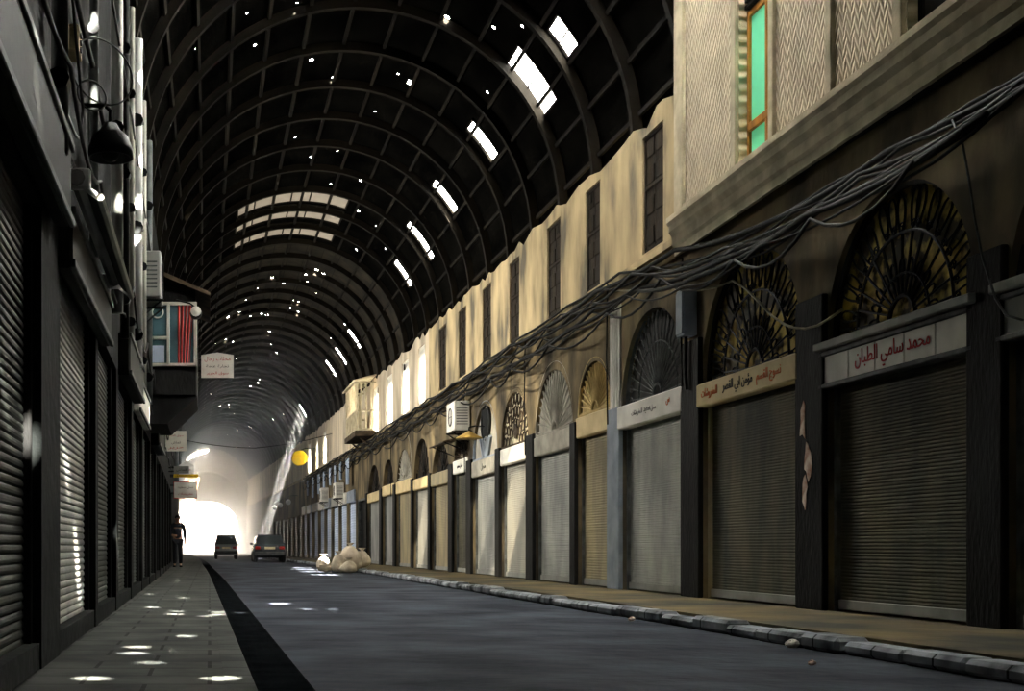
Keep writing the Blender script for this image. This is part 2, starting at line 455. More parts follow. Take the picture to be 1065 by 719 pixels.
ops += [(a, b, PAVE, lambda y: 2.75) for a, b in FAR]
struct('wall_right', wall(6.38, YB, YE, PAVE - .02, 4.95, ops, .26), GREYSTONE, 'grimy stone shop arcade along the right side')
mb = MB(); n = 70
for k in range(n + 1):
    y = YB + (YE - YB) * k / n; mb.v += [(6.66, y, 0), (6.66, y, 4.97), (6.40, y, 4.97)]
for k in range(n):
    for j in (0, 1): mb.f.append((3 * k + j, 3 * k + j + 1, 3 * k + j + 4, 3 * k + j + 3))
struct('wall_right_backing', mb, DARKWOOD)
# upper wall, its top broken where the plaster has crumbled under the vault
rr = random.Random(9); jit = [rr.uniform(-.10, .12) for _ in range(400)]
WIN = [(17.75, 18.60), (20.62, 21.42), (22.95, 23.85), (26.0, 26.85), (28.6, 29.5), (31.35, 32.3), (33.95, 35.0),
       (37.2, 38.35), (40.1, 41.5), (43.5, 44.9), (46.9, 48.3), (65.0, 66.6), (69.0, 70.2), (73.0, 74.6)]
def uppertop(y):
    k = (y + 10) / .4; i = int(k); return 7.02 + .006 * max(0, y - 20) + jit[i] * (1 - k + i) + jit[i + 1] * (k - i)
wops = [(a, b, 5.12, (lambda y: 6.85)) for a, b in WIN]
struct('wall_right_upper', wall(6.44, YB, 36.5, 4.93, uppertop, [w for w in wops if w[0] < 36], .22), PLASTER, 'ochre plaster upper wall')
struct('wall_right_upper', wall(6.44, 36.5, YE, 4.93, uppertop, [w for w in wops if w[0] > 36], .22), PALEWALL, 'far upper wall, toned pale for strong light')  # paler material imitates the glare around the bright windows
struct('trim_2', strip(6.30, 6.46, 4.99, 15.8, YE, thick=.10), PLASTER, 'plaster ledge under the upper windows')

# left side
LSH = [(4.2, 6.75), (7.65, 10.3), (10.55, 12.9)] + [(13.25 + 3 * k, 15.85 + 3 * k) for k in range(10)]
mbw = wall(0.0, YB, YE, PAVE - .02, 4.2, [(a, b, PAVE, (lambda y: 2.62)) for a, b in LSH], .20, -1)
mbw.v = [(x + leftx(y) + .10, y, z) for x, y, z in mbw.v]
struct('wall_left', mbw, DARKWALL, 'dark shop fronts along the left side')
LWIN = [(24.9, 26.0), (27.5, 28.6), (30.1, 31.2), (32.8, 33.9), (38, 39.4), (43.5, 45), (51.5, 53), (59.5, 61)]  # unseen window openings added to light the right wall and road
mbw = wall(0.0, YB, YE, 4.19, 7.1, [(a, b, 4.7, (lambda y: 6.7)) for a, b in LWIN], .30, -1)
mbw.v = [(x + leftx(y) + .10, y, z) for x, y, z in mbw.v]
struct('wall_left_upper', mbw, DARKWALL, 'dark upper wall along the left side, with unseen window openings added for daylight')
mb = MB(); n = 70
for k in range(n + 1):
    y = YB + (YE - YB) * k / n; x = leftx(y); mb.v += [(x - .12, y, 0), (x - .12, y, 2.9), (x - .02, y, 2.9)]
for k in range(n):
    for j in (0, 1): mb.f.append((3 * k + j, 3 * k + j + 1, 3 * k + j + 4, 3 * k + j + 3))
struct('wall_left_backing', mb, DARKWOOD)
mb = MB().quadbox(-2.5, 8, YB - .3, YB, 0, 12); struct('back_light_block', mb, DARKWALL)  # unseen block added behind the camera to keep daylight out

# ------------------------------------------------------------------ the iron barrel vault
TH0, NTH = -8.0, 45
DTH = 196.0 / NTH; DY = .3; NY = int((YE - YB) / DY)
def vp(th, y, r=VR):
    a = math.radians(th); return Vector((VX + r * math.cos(a), y, VZ + r * math.sin(a)))
def cell(th, y): return int((th - TH0) / DTH), int((y - YB) / DY)
def ray_vault(o, d):
    """where a line from o along d meets the vault (far root); y runs in the unbent frame"""
    t = 0.0
    ox, oz = o[0] - VX, o[2] - VZ
    for it in range(3):
        yy = o[1] + t * d[1]; sh = bend(yy)
        ox = o[0] - VX - sh
        a = d[0] ** 2 + d[2] ** 2; b = 2 * (ox * d[0] + oz * d[2]); c = ox * ox + oz * oz - VR ** 2
        q = b * b - 4 * a * c
        if q < 0: return None
        t = (-b + math.sqrt(q)) / (2 * a)
    p = Vector(o) + t * Vector(d)
    th = math.degrees(math.atan2(p.z - VZ, p.x - VX - bend(p.y)))
    return th, p.y, t
removed = set(); holes = {}
def panel(th, y, nth, ny):
    i, j = cell(th, y); out = []
    for a in range(nth):
        for b in range(ny): removed.add((i + a, j + b))
    return (TH0 + DTH * i, TH0 + DTH * (i + nth), YB + DY * j, YB + DY * (j + ny))
def hole(th, y, r):
    i, j = cell(th, y)
    if 0 <= i < NTH and 0 <= j < NY and (i, j) not in removed:
        holes[(i, j)] = (th, y, min(r, .13))
# skylights low on the right-hand side of the vault: the two nearest glazed, the others bare
def pc(th, y, nth, ny): return panel(th - nth * DTH / 2 + .5 * DTH, y + .02, nth, ny)
SKY = [pc(36.5, 22.3, 4, 3), pc(34, 20.5, 2, 2), pc(36.5, 26.2, 3, 2), pc(37, 30.4, 3, 2), pc(37, 34.4, 4, 2), pc(31.5, 38.1, 3, 2),
       pc(34, 50.1, 3, 2), pc(35.5, 54.6, 3, 2), pc(35.5, 58.4, 3, 2), panel(26, 73.8, 3, 4)]
# glazed bays on the crown
CROWN = [panel(73, y, 11, 5) for y in (35.2, 37.2, 39.2)]
# torn roof bay near the far gable
TORN = [panel(98, 123.6, 6, 11)]
MILK = [panel(43, 12.9, 6, 11), panel(47, 17.5, 5, 8)]  # unseen roof lights added to brighten the bay and the road's right side
# pinholes seen against the dark (direction from the eye, metres of radius)
PIN = [(265, 47, .05), (262, 9, .035), (257, 14, .03), (309, 3, .03), (322, 21, .03), (428, 8, .06), (204, 50, .04), (372, 46, .03),
 (358, 42, .03), (346, 81, .035), (414, 77, .035), (426, 84, .045), (390, 116, .035), (399, 128, .04), (277, 161, .03), (324, 163, .07),
 (335, 177, .05), (284, 181, .035), (272, 182, .03), (344, 191, .035), (375, 188, .05), (351, 157, .025), (307, 143, .025), (391, 235, .03),
 (513, 28, .05), (543, 27, .045), (507, 96, .045), (476, 140, .04), (458, 168, .035), (445, 194, .03), (225, 234, .045), (193, 224, .08),
 (250, 275, .07), (283, 289, .07), (245, 321, .12), (237, 330, .07), (371, 260, .05), (401, 259, .05), (304, 312, .06), (268, 300, .04),
 (310, 349, .05), (280, 345, .06), (273, 349, .06), (247, 370, .05), (270, 395, .11), (283, 400, .06), (240, 404, .07), (213, 435, .10),
 (219, 432, .11), (278, 451, .08), (245, 443, .05), (208, 398, .08), (216, 396, .06), (222, 394, .05), (300, 290, .03), (320, 293, .03), (260, 329, .04),
 (297, 263, .03), (308, 264, .03), (314, 294, .03), (329, 305, .03), (322, 331, .03), (336, 341, .03), (344, 352, .035), (352, 368, .04), (256, 312, .03)]
for px, py, r in PIN:
    d = Vector(((px - 218) / 1300, 1.0, (569 - py) / 1300))
    h = ray_vault((0, 0, EYE), d)
    if h: hole(h[0], h[1], r * (.72 if h[1] < 40 else .85))
for k in range(150):                                     # the far roof is riddled with them
    y = R.uniform(44, 127); hole(R.choice((R.uniform(40, 150), R.uniform(70, 130))), y, R.choice((.035, .045, .06, .08)))
# pinholes that drop the sun spots on the pavement, the road and the left shutters
GSPOT = [(96, 705), (229, 706), (157, 690), (142, 679), (148, 673), (179, 676), (176, 664), (191, 662), (188, 651), (107, 648), (132, 636),
 (176, 639), (181, 636), (201, 635), (207, 641), (226, 640), (227, 637), (157, 632), (186, 622), (156, 618), (184, 604), (171, 597), (188, 593), (200, 600),
 (320, 634), (345, 634), (268, 604), (278, 600), (258, 591), (268, 597), (250, 638)]
for px, py in GSPOT:
    z = PAVE if px < 235 else 0.0
    t = (EYE - z) * 1300 / (py - 569)
    p = ((px - 218) / 1300 * t, t, z)
    h = ray_vault(p, -SUN)
    if h: hole(h[0], h[1], .055)
p = ((300 - 218) / 1300 * 17.2, 17.2, 0.0); h = ray_vault(p, -SUN); hole(h[0], h[1], .13)
LSPOT = [(16, 298), (81, 378), (55, 437), (67, 463), (75, 290), (82, 314), (15, 560), (15, 577), (15, 592), (80, 585), (80, 598), (28, 497),
         (115, 612), (67, 485), (123, 625), (4, 420), (97, 425), (135, 450), (143, 480), (53, 280), (138, 560)]
for px, py in LSPOT:
    y = 8.0
    for _ in range(8): y = 1300 * abs(leftx(y)) / (218 - px)
    h = ray_vault((leftx(y), y, EYE + (569 - py) * y / 1300), -SUN)
    if h and h[1] > YB + .5: hole(h[0], h[1], .05)
for k in range(26):                                      # glints over the upper left fronts
    y = R.uniform(9, 17); z = R.uniform(2.9, 6.3)
    h = ray_vault((leftx(y) + .1, y, z), -SUN)
    if h and h[1] > YB + .5: hole(h[0], h[1], R.uniform(.04, .09))

def vault_sheet(j0, j1):
    mb = MB(); vid = {}
    def vv(i, j):
        if (i, j) not in vid:
            vid[(i, j)] = len(mb.v); mb.v.append(tuple(vp(TH0 + DTH * i, YB + DY * j)))
        return vid[(i, j)]
    for i in range(NTH):
        for j in range(j0, j1):
            if (i, j) in removed: continue
            a, b, c, d = vv(i, j), vv(i + 1, j), vv(i + 1, j + 1), vv(i, j + 1)
            if (i, j) not in holes: mb.f.append((a, b, c, d)); continue
            th, y, r = holes[(i, j)]
            da = math.degrees(r / VR)
            lo, hi = TH0 + DTH * i, TH0 + DTH * (i + 1); ya, yb = YB + DY * j, YB + DY * (j + 1)
            th = min(max(th, lo + da * 1.25), hi - da * 1.25); y = min(max(y, ya + r * 1.25), yb - r * 1.25)
            ring = []
            for k in range(8):
                an = PI / 4 * k + PI / 8; rr_ = R.uniform(.75, 1.15)
                ring.append(len(mb.v)); mb.v.append(tuple(vp(th + da * rr_ * math.cos(an), y + r * rr_ * math.sin(an))))
            # corners: b (+,-), c (+,+), d (-,+), a (-,-) ; ring runs from the (+,+) side round
            mb.f += [(c, ring[1], ring[0]), (c, d, ring[2], ring[1]), (d, ring[3], ring[2]), (d, a, ring[4], ring[3]),
                     (a, ring[5], ring[4]), (a, b, ring[6], ring[5]), (b, ring[7], ring[6]), (b, c, ring[0], ring[7])]
    return mb
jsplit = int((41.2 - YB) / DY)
ceiling = struct('ceiling', vault_sheet(0, jsplit), VAULT, 'near iron barrel vault, coloured dark for shade, riddled with pinholes')
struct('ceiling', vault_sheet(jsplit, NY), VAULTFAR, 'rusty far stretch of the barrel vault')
# ribs: one arch, copied every two metres; and lengthwise purlins
def ribmesh(w, d):
    m2 = MB(); N = 44
    for k in range(N + 1):
        th = -6 + 192 * k / N
        for (rr_, yy) in ((VR - .005, -w), (VR - .005, w), (VR - d, w), (VR - d, -w)):
            m2.v.append(tuple(vp(th, yy, rr_)))
    for k in range(N):
        for j in range(4): m2.f.append((4 * k + j, 4 * k + (j + 1) % 4, 4 * k + 4 + (j + 1) % 4, 4 * k + 4 + j))
    return m2
rib0 = None
for k in range(68):
    y = -6.8 + 2.0 * k
    if y > YE - .5: break
    if rib0 is None: rib0 = ribmesh(.06, .17).build('rib', RIB, ceiling); o = rib0
    else: o = rib0.copy(); COL.objects.link(o); o.parent = ceiling
    o.location = (bend(y), y, 0)
for th in range(6, 176, 12):
    m2 = MB(); N = 80
    for k in range(N + 1):
        y = YB + (YE - YB) * k / N
        for da, rr_ in ((-.5, VR - .01), (.5, VR - .01), (.5, VR - .07), (-.5, VR - .07)): m2.v.append(tuple(vp(th + da, y, rr_)))
    for k in range(N):
        for j in range(4): m2.f.append((4 * k + j, 4 * k + (j + 1) % 4, 4 * k + 4 + (j + 1) % 4, 4 * k + 4 + j))
    m2.build('purlin', RIB, ceiling, bent=True)

def vault_panel(p, pane, bars_th, bars_y, name, label):
    """a framed roof light set in the vault"""
    t0, t1, y0, y1 = p; ym = (y0 + y1) / 2; c = vp((t0 + t1) / 2, ym)
    root = thing(name, (c.x, ym, c.z), label, 'skylight', 'roof lights in the vault')
    def loc(th, y, r): q = vp(th, y, r); return (q.x - c.x, y - ym, q.z - c.z)
    f = MB()
    n = 8
    for yy in (y0, y1): f.tube([loc(t0 + (t1 - t0) * k / n, yy, VR - .02) for k in range(n + 1)], .03, 4)
    for th in (t0, t1): f.tube([loc(th, y0, VR - .02), loc(th, y1, VR - .02)], .03, 4)
    f.build('frame', RIB, root)
    for k in range(1, bars_th):
        th = t0 + (t1 - t0) * k / bars_th
        MB().tube([loc(th, y0, VR - .02), loc(th, y1, VR - .02)], .022, 4).build('glazing_bar', RIB, root)
    if pane: MB().grid(lambda u, v: loc(t0 + (t1 - t0) * u, y0 + (y1 - y0) * v, VR - .008), 10, 1).build('pane', pane, root)
    return root
skn = ['large milky roof light in vault, second from the bay with the green window',
       'small milky roof light in vault nearest the bay with the green window',
       'bare roof opening, third down the near right-hand row', 'bare roof opening, fourth down the near right-hand row',
       'bare roof opening, fifth down the near right-hand row', 'bare roof opening, sixth and lowest of the near right-hand row',
       'short milky roof light, nearest of the far three', 'short milky roof light, middle of the far three', 'short milky roof light, last of the far three',
       'roof opening that lets in the slanting sunbeam']
for k, p in enumerate(SKY):
    vault_panel(p, HOLEPANE if k in (0, 1, 6, 7, 8) else None, 2 if k < 5 else 1, 1, 'skylight', skn[k])
for p, lb in zip(MILK, ('added unseen milky roof light high over the bay with the green window', 'added unseen milky roof light just beyond the bay, high over nearest dark window')): vault_panel(p, HOLEPANE, 3, 1, 'skylight', lb)
for k, p in enumerate(CROWN):
    vault_panel(p, TANPANE, 6, 1, 'crown_skylight', ['nearest row of tan roof panes on the crown', 'middle row of tan roof panes on the crown', 'farthest row of tan roof panes on the crown'][k])

# ------------------------------------------------------------------ far end: gable with the bright street beyond
def gable():
    mb = MB(); y0, y1 = YE - .6, YE
    cx = 2.2; hw = 3.3
    xs = [-1.6 + (8.2 + .0) * k / 48 for k in range(49)]
    def low(x):
        t = (x - cx) / hw
        return 0.0 if abs(t) >= 1 else 3.2 + 2.3 * math.sqrt(1 - t * t)
    def high(x):
        q = VR ** 2 - (x - VX) ** 2
        z = VZ + math.sqrt(q) if q > 0 else VZ
        return z - (.45 if .2 < x < 2.4 else .02)          # a gap under the roof edge
    edges = sorted(set(xs + [cx - hw - .001, cx - hw + .001, cx + hw - .001, cx + hw + .001]))
    for a, b in zip(edges, edges[1:]):
        la, lb = low(a), low(b)
        for y in (y0, y1):
            i = len(mb.v); mb.v += [(a, y, la), (b, y, lb), (b, y, high(b)), (a, y, high(a))]; mb.f.append((i, i + 1, i + 2, i + 3))
        i = len(mb.v); mb.v += [(a, y0, la), (b, y0, lb), (b, y1, lb), (a, y1, la)]; mb.f.append((i, i + 1, i + 2, i + 3))
    return mb
struct('wall_end', gable(), PALEWALL, 'pale gable wall with the arch to the sunlit street')
mb = MB(); N = 28
mb.tube([(2.2 + 3.75 * math.cos(PI * k / N), YE - .75, 4.75 + 3.75 * math.sin(PI * k / N)) for k in range(N + 1)], .22, 6)
struct('trim_3', mb, PALEWALL, 'pale moulded arch on the far gable')

# ------------------------------------------------------------------ rolling shutters
def shutter(loc, w, h, s, m, label, rail=GREYIRON, pitch=.043, group='rolling shutters on the right side', bar=GREYBOARD):
    root = thing('rolling_shutter', loc, label, 'shutter', group)
    a, b = -w / 2 + .03, w / 2 - .03
    prof = []; z = .12; amp = .2 * pitch
    while z < h - .02:
        prof += [(0, z), (s * amp, z + pitch * .22), (s * amp * 1.1, z + pitch * .5), (s * amp * .7, z + pitch * .8)]; z += pitch
    prof.append((0, z))
    mb = MB(); 
    for x, zz in prof: mb.v += [(x, a, zz), (x, b, zz)]
    for k in range(len(prof) - 1): mb.f.append((2 * k, 2 * k + 1, 2 * k + 3, 2 * k + 2))
    mb.build('slatted_curtain', m, root)
    MB().bbox(min(0, s * .03), max(0, s * .03) + .001, a, b, .015, .12, .008).build('bottom_bar', bar, root)
    for e in (-1, 1):
        y = e * (w / 2 - .03)
        MB().bbox(min(-.01 * s, s * .05), max(-.01 * s, s * .05), y - .028, y + .028, 0, h, .006).build('guide_rail', rail, root)
    return root

rtexts = {1: None}
names_r = ['dark rolling shutter at right picture edge', 'dark wide rolling shutter under the board with red lettering',
 'greenish grey rolling shutter under the cream three-word signboard', 'silvery rolling shutter under the grey sunburst iron fanlight',
 'yellowed narrow rolling shutter under the ochre shell fanlight', 'grey rolling shutter under the grey shell fanlight',
 'cream rolling shutter crossed by a diagonal shadow, under lacy white fanlight', 'grey rolling shutter under the blue medallion fanlight',
 'narrow dark shutter under the air conditioner box', 'olive yellow shutter, second beyond the air conditioner box',
 'pale cream shutter, third beyond the air conditioner box', 'wide ochre shutter, third before the dark doorway',
 'grey shutter, second before the dark doorway', 'grey shutter next to the dark doorway, near side']
for k, (a, b, sb, sh, zt, m, st) in enumerate(SHOPS):
    shutter((XR, (a + b) / 2, PAVE), b - a, sb - PAVE + .03, -1, m, names_r[k], pitch=.034 if k < 4 else .043, rail=STEELOCHRE if k == 2 else GREYIRON)
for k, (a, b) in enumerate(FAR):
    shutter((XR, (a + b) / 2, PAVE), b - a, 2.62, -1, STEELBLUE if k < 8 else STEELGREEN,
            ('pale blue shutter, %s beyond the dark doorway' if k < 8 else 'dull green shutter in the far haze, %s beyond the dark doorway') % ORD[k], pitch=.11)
names_l = ['dark grey rolling shutter at left picture edge', 'silvery streaked rolling shutter, second from the left edge',
           'dark narrow rolling shutter, third from the left edge']
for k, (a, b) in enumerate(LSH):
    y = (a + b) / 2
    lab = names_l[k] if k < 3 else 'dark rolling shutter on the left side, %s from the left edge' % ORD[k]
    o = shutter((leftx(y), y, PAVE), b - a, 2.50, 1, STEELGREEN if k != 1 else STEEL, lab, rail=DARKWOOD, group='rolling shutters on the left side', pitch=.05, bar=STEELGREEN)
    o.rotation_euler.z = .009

# ------------------------------------------------------------------ signboards of the right-hand shops
names_s = ['dark board end over the shutter at right edge', 'long white framed signboard with red lettering', 'cream signboard with orange and black lettering',
 'white signboard with small faint lettering below grey iron fanlight', 'pale blank board under the ochre shell fanlight',
 'grey blank board under the grey shell fanlight', 'bright white blank board under the lacy white fanlight', 'brown board with faint marks under the blue medallion',
 'small white board with dark letters under air conditioner', 'olive blank board, second beyond the air conditioner', 'cream blank board, third beyond the air conditioner',
 'ochre blank board, third before the dark doorway', 'cream board, second before the dark doorway', 'small cream board next to the dark doorway']
bm_ = [GREYBOARD, GREYBOARD, CREAM, WHITEBOARD, CREAM, GREYFAN, WHITEBOARD, GREYFAN, WHITEBOARD, STEELOCHRE, CREAM, CREAM, CREAM, CREAM]
for k, (a, b, sb, sh, zt, m, st) in enumerate(SHOPS):
    w = b - a; ym = (a + b) / 2
    root = thing('shop_sign', (6.36, ym, sb), names_s[k], 'sign', 'signboards over the right shutters')
    if k in (0, 1):
        MB().bbox(-.04, .10, -w / 2 - .06, w / 2 + .06, 0, .05, .01).build('frame', GREYIRON, root)
        MB().bbox(-.04, .10, -w / 2 - .06, w / 2 + .06, .33, .38, .01).build('frame', GREYIRON, root)
        pw = w / 5.0
        for q in range(5):
            y0 = -w / 2 + pw * q
            MB().bbox(-.015, .09, y0 + .008, y0 + pw - .008, .05, .33, .004).build('panel', WHITEBOARD if k else GREYBOARD, root)
        MB().bbox(-.10, .12, -w / 2 - .12, w / 2 + .06, .385, .47, .012).build('cornice', GREYBOARD, root)
        if k == 1:
            lettering('محمد سامي الطبان', 1.28, .23, REDPAINT, root, (-.017, -.03, .19), '-X')
    else:
        MB().bbox(-.05 if k < 4 else -.01, .12, -w / 2 - .03, w / 2 + .03, 0, sh, .02).build('board', bm_[k], root)
        x = -.053 if k < 4 else -.013
        if k == 2:
            lettering('نسوج القسم', .62, .17, ORANGEPAINT, root, (x, -.72, sh / 2), '-X')
            lettering('مؤمن ابي القصر', .84, .18, BLACKPAINT, root, (x, .12, sh / 2), '-X')
            lettering('للمفروشات', .50, .14, ORANGEPAINT, root, (x, .95, sh / 2), '-X')
        if k == 3:
            faint = mat('faint_grey_lettering', (.20, .19, .17), (.12, .11, .10), 5)
            for wd, wl, yy in (('محل', .20, -.28), ('سعيد', .26, -.02), ('للمفروشات', .46, .40)): lettering(wd, wl, .10, faint, root, (x, yy, sh / 2), '-X')
            lettering('س', .13, .10, ORANGEPAINT, root, (x, -.85, sh / 2 + .02), '-X')
        if k == 8: lettering('محل سعيد', .7, .14, BLACKPAINT, root, (x, 0, sh / 2), '-X')
        if k == 7: lettering('محل', .5, .16, BLACKPAINT, root, (x, 0, sh / 2), '-X')

# ------------------------------------------------------------------ fanlights
def fanlight(k, a, b, zb, zt, style):
    hw = (b - a) / 2 - .02; ym = (a + b) / 2; top = zt - zb - .03
    rise = hw * 1.02; spring = max(.02, top - rise)
    lab = ['black iron scroll fanlight at right picture edge', 'large black scroll fanlight above the red lettered board', 'black scroll fanlight with painted yellow glints above cream signboard',
     'grey iron sunburst fanlight above the faint white board', 'small ochre shell fan above the yellowed shutter', 'grey plaster shell fan above grey blank board',
     'lacy white fanlight above the cream shutter', 'blue grey medallion fanlight', 'narrow lacy fanlight below the air conditioner box', 'dark plain fanlight, second beyond air conditioner',
     'dark brown fanlight, third beyond air conditioner', 'pale shell fan, third before the dark doorway', 'plain fanlight, second before the dark doorway', 'plain fanlight next to the dark doorway'][k]
    root = thing('fanlight', (6.44 if style in ('shell', 'lattice', 'medallion') else 6.50, ym, zb), lab, 'fanlight', 'fanlights over the right shutters')
    def edge(ph, f=1.0, z0=0.0):                     # point on the arch along a ray from the base centre
        lo, hi = 0.0, 4.0; c, s = math.cos(ph), math.sin(ph)
        for _ in range(24):
            t = (lo + hi) / 2; y, z = t * c, z0 + t * s
            ins = abs(y) < hw and (z < spring or (abs(y) / hw) ** 2.15 + ((z - spring) / rise) ** 2 < 1)
            lo, hi = (t, hi) if ins else (lo, t)
        return Vector((0, lo * c * f, z0 + lo * s * f))
    outline = [edge(PI * q / 36, 1.0) for q in range(37)]
    glass = {'scroll': PATCHGLASS, 'sun': DARKGLASS, 'shell': None, 'lattice': BONE, 'medallion': GREYFAN, 'plain': BROWNWOOD}[style]
    base = {4: OCHREFAN, 5: GREYFAN, 11: GREYFAN}.get(k, GREYFAN)
    pane = MB().prism([(p.y, p.z) for p in outline], .01, .05, 'X')
    pane.build('pane' if glass else 'panel', glass or base, root)
    ironm = {'scroll': IRON, 'sun': GREYIRON, 'shell': base, 'lattice': RUST, 'medallion': DUCTBLUE, 'plain': DARKWOOD}[style]
    rim = MB().tube([p + Vector((-.03, 0, 0)) for p in outline] , .035, 5).tube([(-.03, -hw, 0.03), (-.03, hw, .03)], .03, 5)
    rim.build('rim', ironm if style != 'plain' else DARKWOOD, root)
    X = -.03
    if style in ('sun', 'shell', 'scroll', 'plain'):
        nb = {'sun': 21, 'shell': 21, 'scroll': 15, 'plain': 7}[style]
        r0 = .17 if style != 'scroll' else .22
        out = {'sun': .97, 'shell': .90, 'scroll': .66, 'plain': .97}[style]
        hub = MB().tube([(X, r0 * math.cos(PI * q / 12), .03 + r0 * math.sin(PI * q / 12)) for q in range(13)], .022, 5)
        hub.build('hub', ironm, root)
        for q in range(nb):
            ph = PI * (q + .5) / nb; e = edge(ph)
            p0 = Vector((X, r0 * math.cos(ph), .03 + r0 * math.sin(ph))); p1 = Vector((X, e.y * out, max(.04, e.z * out)))
            r = (.009 if style == 'sun' else .013) if style != 'shell' else .011
            bar = MB().tube([p0, p1], [r, r * (1.0 if style != 'shell' else 1.5)], 5)
            if style == 'sun':
                L = (p1 - p0).length; dd = (p1 - p0).normalized(); sd = Vector((0, -dd.z, dd.y))
                tip = p1 - dd * .16
                if L > .4:
                    for sg in (-1, 1):
                        bar.tube([tip + sd * sg * .0, tip + dd * .06 + sd * sg * .05, tip + dd * .12 + sd * sg * .04, tip + dd * .14], .010, 4)
            bar.build('bar', ironm, root)
        if style == 'sun':
            MB().tube([Vector((X, 0, 0)) + edge(PI * q / 30, .62) for q in range(31)], .013, 4).build('ring', ironm, root)
    if style == 'scroll':
        MB().tube([Vector((X, 0, 0)) + edge(PI * q / 30, .66) for q in range(31)], .016, 5).build('ring', ironm, root)
        MB().tube([Vector((X, 0, 0)) + edge(PI * q / 30, .36) for q in range(31)], .013, 5).build('ring', ironm, root)
        for q in range(19):                               # tall loops standing round the rim
            ph = PI * (q + .5 + R.uniform(-.28, .28)) / 19; e = edge(ph); d = Vector((0, e.y, e.z)); L = d.length; d.normalize(); sd = Vector((0, -d.z, d.y))
            lp = MB(); wv = .062 if 3 < q < 15 else .05
            c = Vector((X, 0, 0)) + d * (L * R.uniform(.78, .85))
            lp.tube([c + d * (L * .145 * math.cos(t)) + sd * (wv * math.sin(t) * (1 + .35 * math.cos(t))) for t in [2 * PI * j / 14 for j in range(14)]], .013, 4, closed=True)
            c2 = Vector((X, 0, 0)) + d * (L * .70)
            lp.tube([c2 + sd * (.05 * (1 - j / 14) * math.cos(j * .75)) + d * (.05 * (1 - j / 14) * math.sin(j * .75)) for j in range(12)], .010, 4)
            lp.build('scroll', ironm, root)
        for q in range(11):                               # inner leaves between the bars
            ph = PI * (q + .5) / 11; e = edge(ph); d = e.normalized(); sd = Vector((0, -d.z, d.y)); L = e.length
            c = Vector((X, 0, 0)) + d * (L * .40)
            lp = MB().tube([c + d * (.085 * math.cos(t)) + sd * (.04 * math.sin(t)) for t in [2 * PI * j / 10 for j in range(10)]], .012, 4, closed=True)
            lp.build('leaf', ironm, root)
    if style == 'lattice':
        rq = random.Random(k)
        for row, f in enumerate((.38, .60, .82)):
            n = (7, 9, 11)[row]
            for q in range(n):
                ph = PI * (q + .5) / n; e = edge(ph, f); d = e.normalized(); sd = Vector((0, -d.z, d.y)); L = edge(ph).length
                c = Vector((X, e.y, e.z))
                MB().tube([c + d * (L * .10 * math.cos(t)) + sd * (L * .085 * math.sin(t) * (1 + .4 * math.cos(t))) for t in [2 * PI * j / 12 for j in range(12)]], .016, 4, closed=True).build('scroll', ironm, root)
        MB().lathe([(.16, 0), (.16, -.03), (.08, -.05)], (X + .02, 0, .30), 'X', 16).build('rosette', ironm, root)
    if style == 'medallion':
        MB().tube([(X, .42 * math.cos(2 * PI * q / 24), top * .70 + .42 * math.sin(2 * PI * q / 24)) for q in range(24)], .035, 6, closed=True).build('ring', IRON, root)
        for q in range(5): MB().tube([(X, -.24 + .12 * q, top * .70 - .32), (X, -.24 + .12 * q, top * .70 + .32)], .02, 4).build('bar', IRON, root)
        for q in range(5): MB().tube([(X, (-.5 + .25 * q) * .4, .05), (X, -.5 + .25 * q, top * .40)], .05, 5).build('flute', DUCTBLUE, root)
    return root
for k, (a, b, sb, sh, zt, m, st) in enumerate(SHOPS):
    fanlight(k, a, b, sb + (sh if k > 1 else .47), zt, st)

# pilasters between the right-hand shops
n = 4
edges = [(SHOPS[i][1], SHOPS[i + 1][0]) for i in range(len(SHOPS) - 1)] + [(SHOPS[-1][1], DOOR[0])]
for k, (a, b) in enumerate(edges):
    h = [3.2, 3.4, 3.5, 2.95, 2.95, 3.0, 2.95, 2.9, 2.95, 2.9, 2.9, 2.9, 2.9, 2.9][k]
    mb = MB().bbox(6.32, 6.39, a - .02, b + .02, PAVE, h, .012)
    struct('trim_%d' % n, mb, DARKWOOD if k != 3 else DUCTBLUE); n += 1
for k, (y0, y1) in enumerate([(SHOPS[3][1] + .02, SHOPS[4][0] - .02)]):        # fluted pale pilaster strip
    mb = MB()
    for q in range(4): mb.bbox(6.35, 6.39, y0 + q * .125 + .01, y0 + q * .125 + .10, 2.95, 4.6, .012)
    struct('trim_%d' % n, mb, WHITEBOARD); n += 1

# peeling posters on the pilaster left of the widest shutter
for q, (y, z, w, h) in enumerate([(13.30, 2.12, .15, .50), (13.20, 1.72, .20, .52), (13.26, 1.36, .11, .34)]):
    rq = random.Random(q + 3); pts = []
    for j in range(11):
        an = 2 * PI * j / 11; r = rq.uniform(.45, 1.15); pts.append((w / 2 * r * math.cos(an), h / 2 * r * math.sin(an)))
    o = MB().prism(pts, -.004, .001, 'X').build('poster_scrap', PAPER, loc=(6.315, y, z))
    tag(o, ['topmost torn paper scrap on dark pilaster by cream signboard', 'middle pale torn paper scrap on dark pilaster', 'lowest small paper scrap on dark pilaster'][q], 'poster', 'poster scraps on the pilaster')

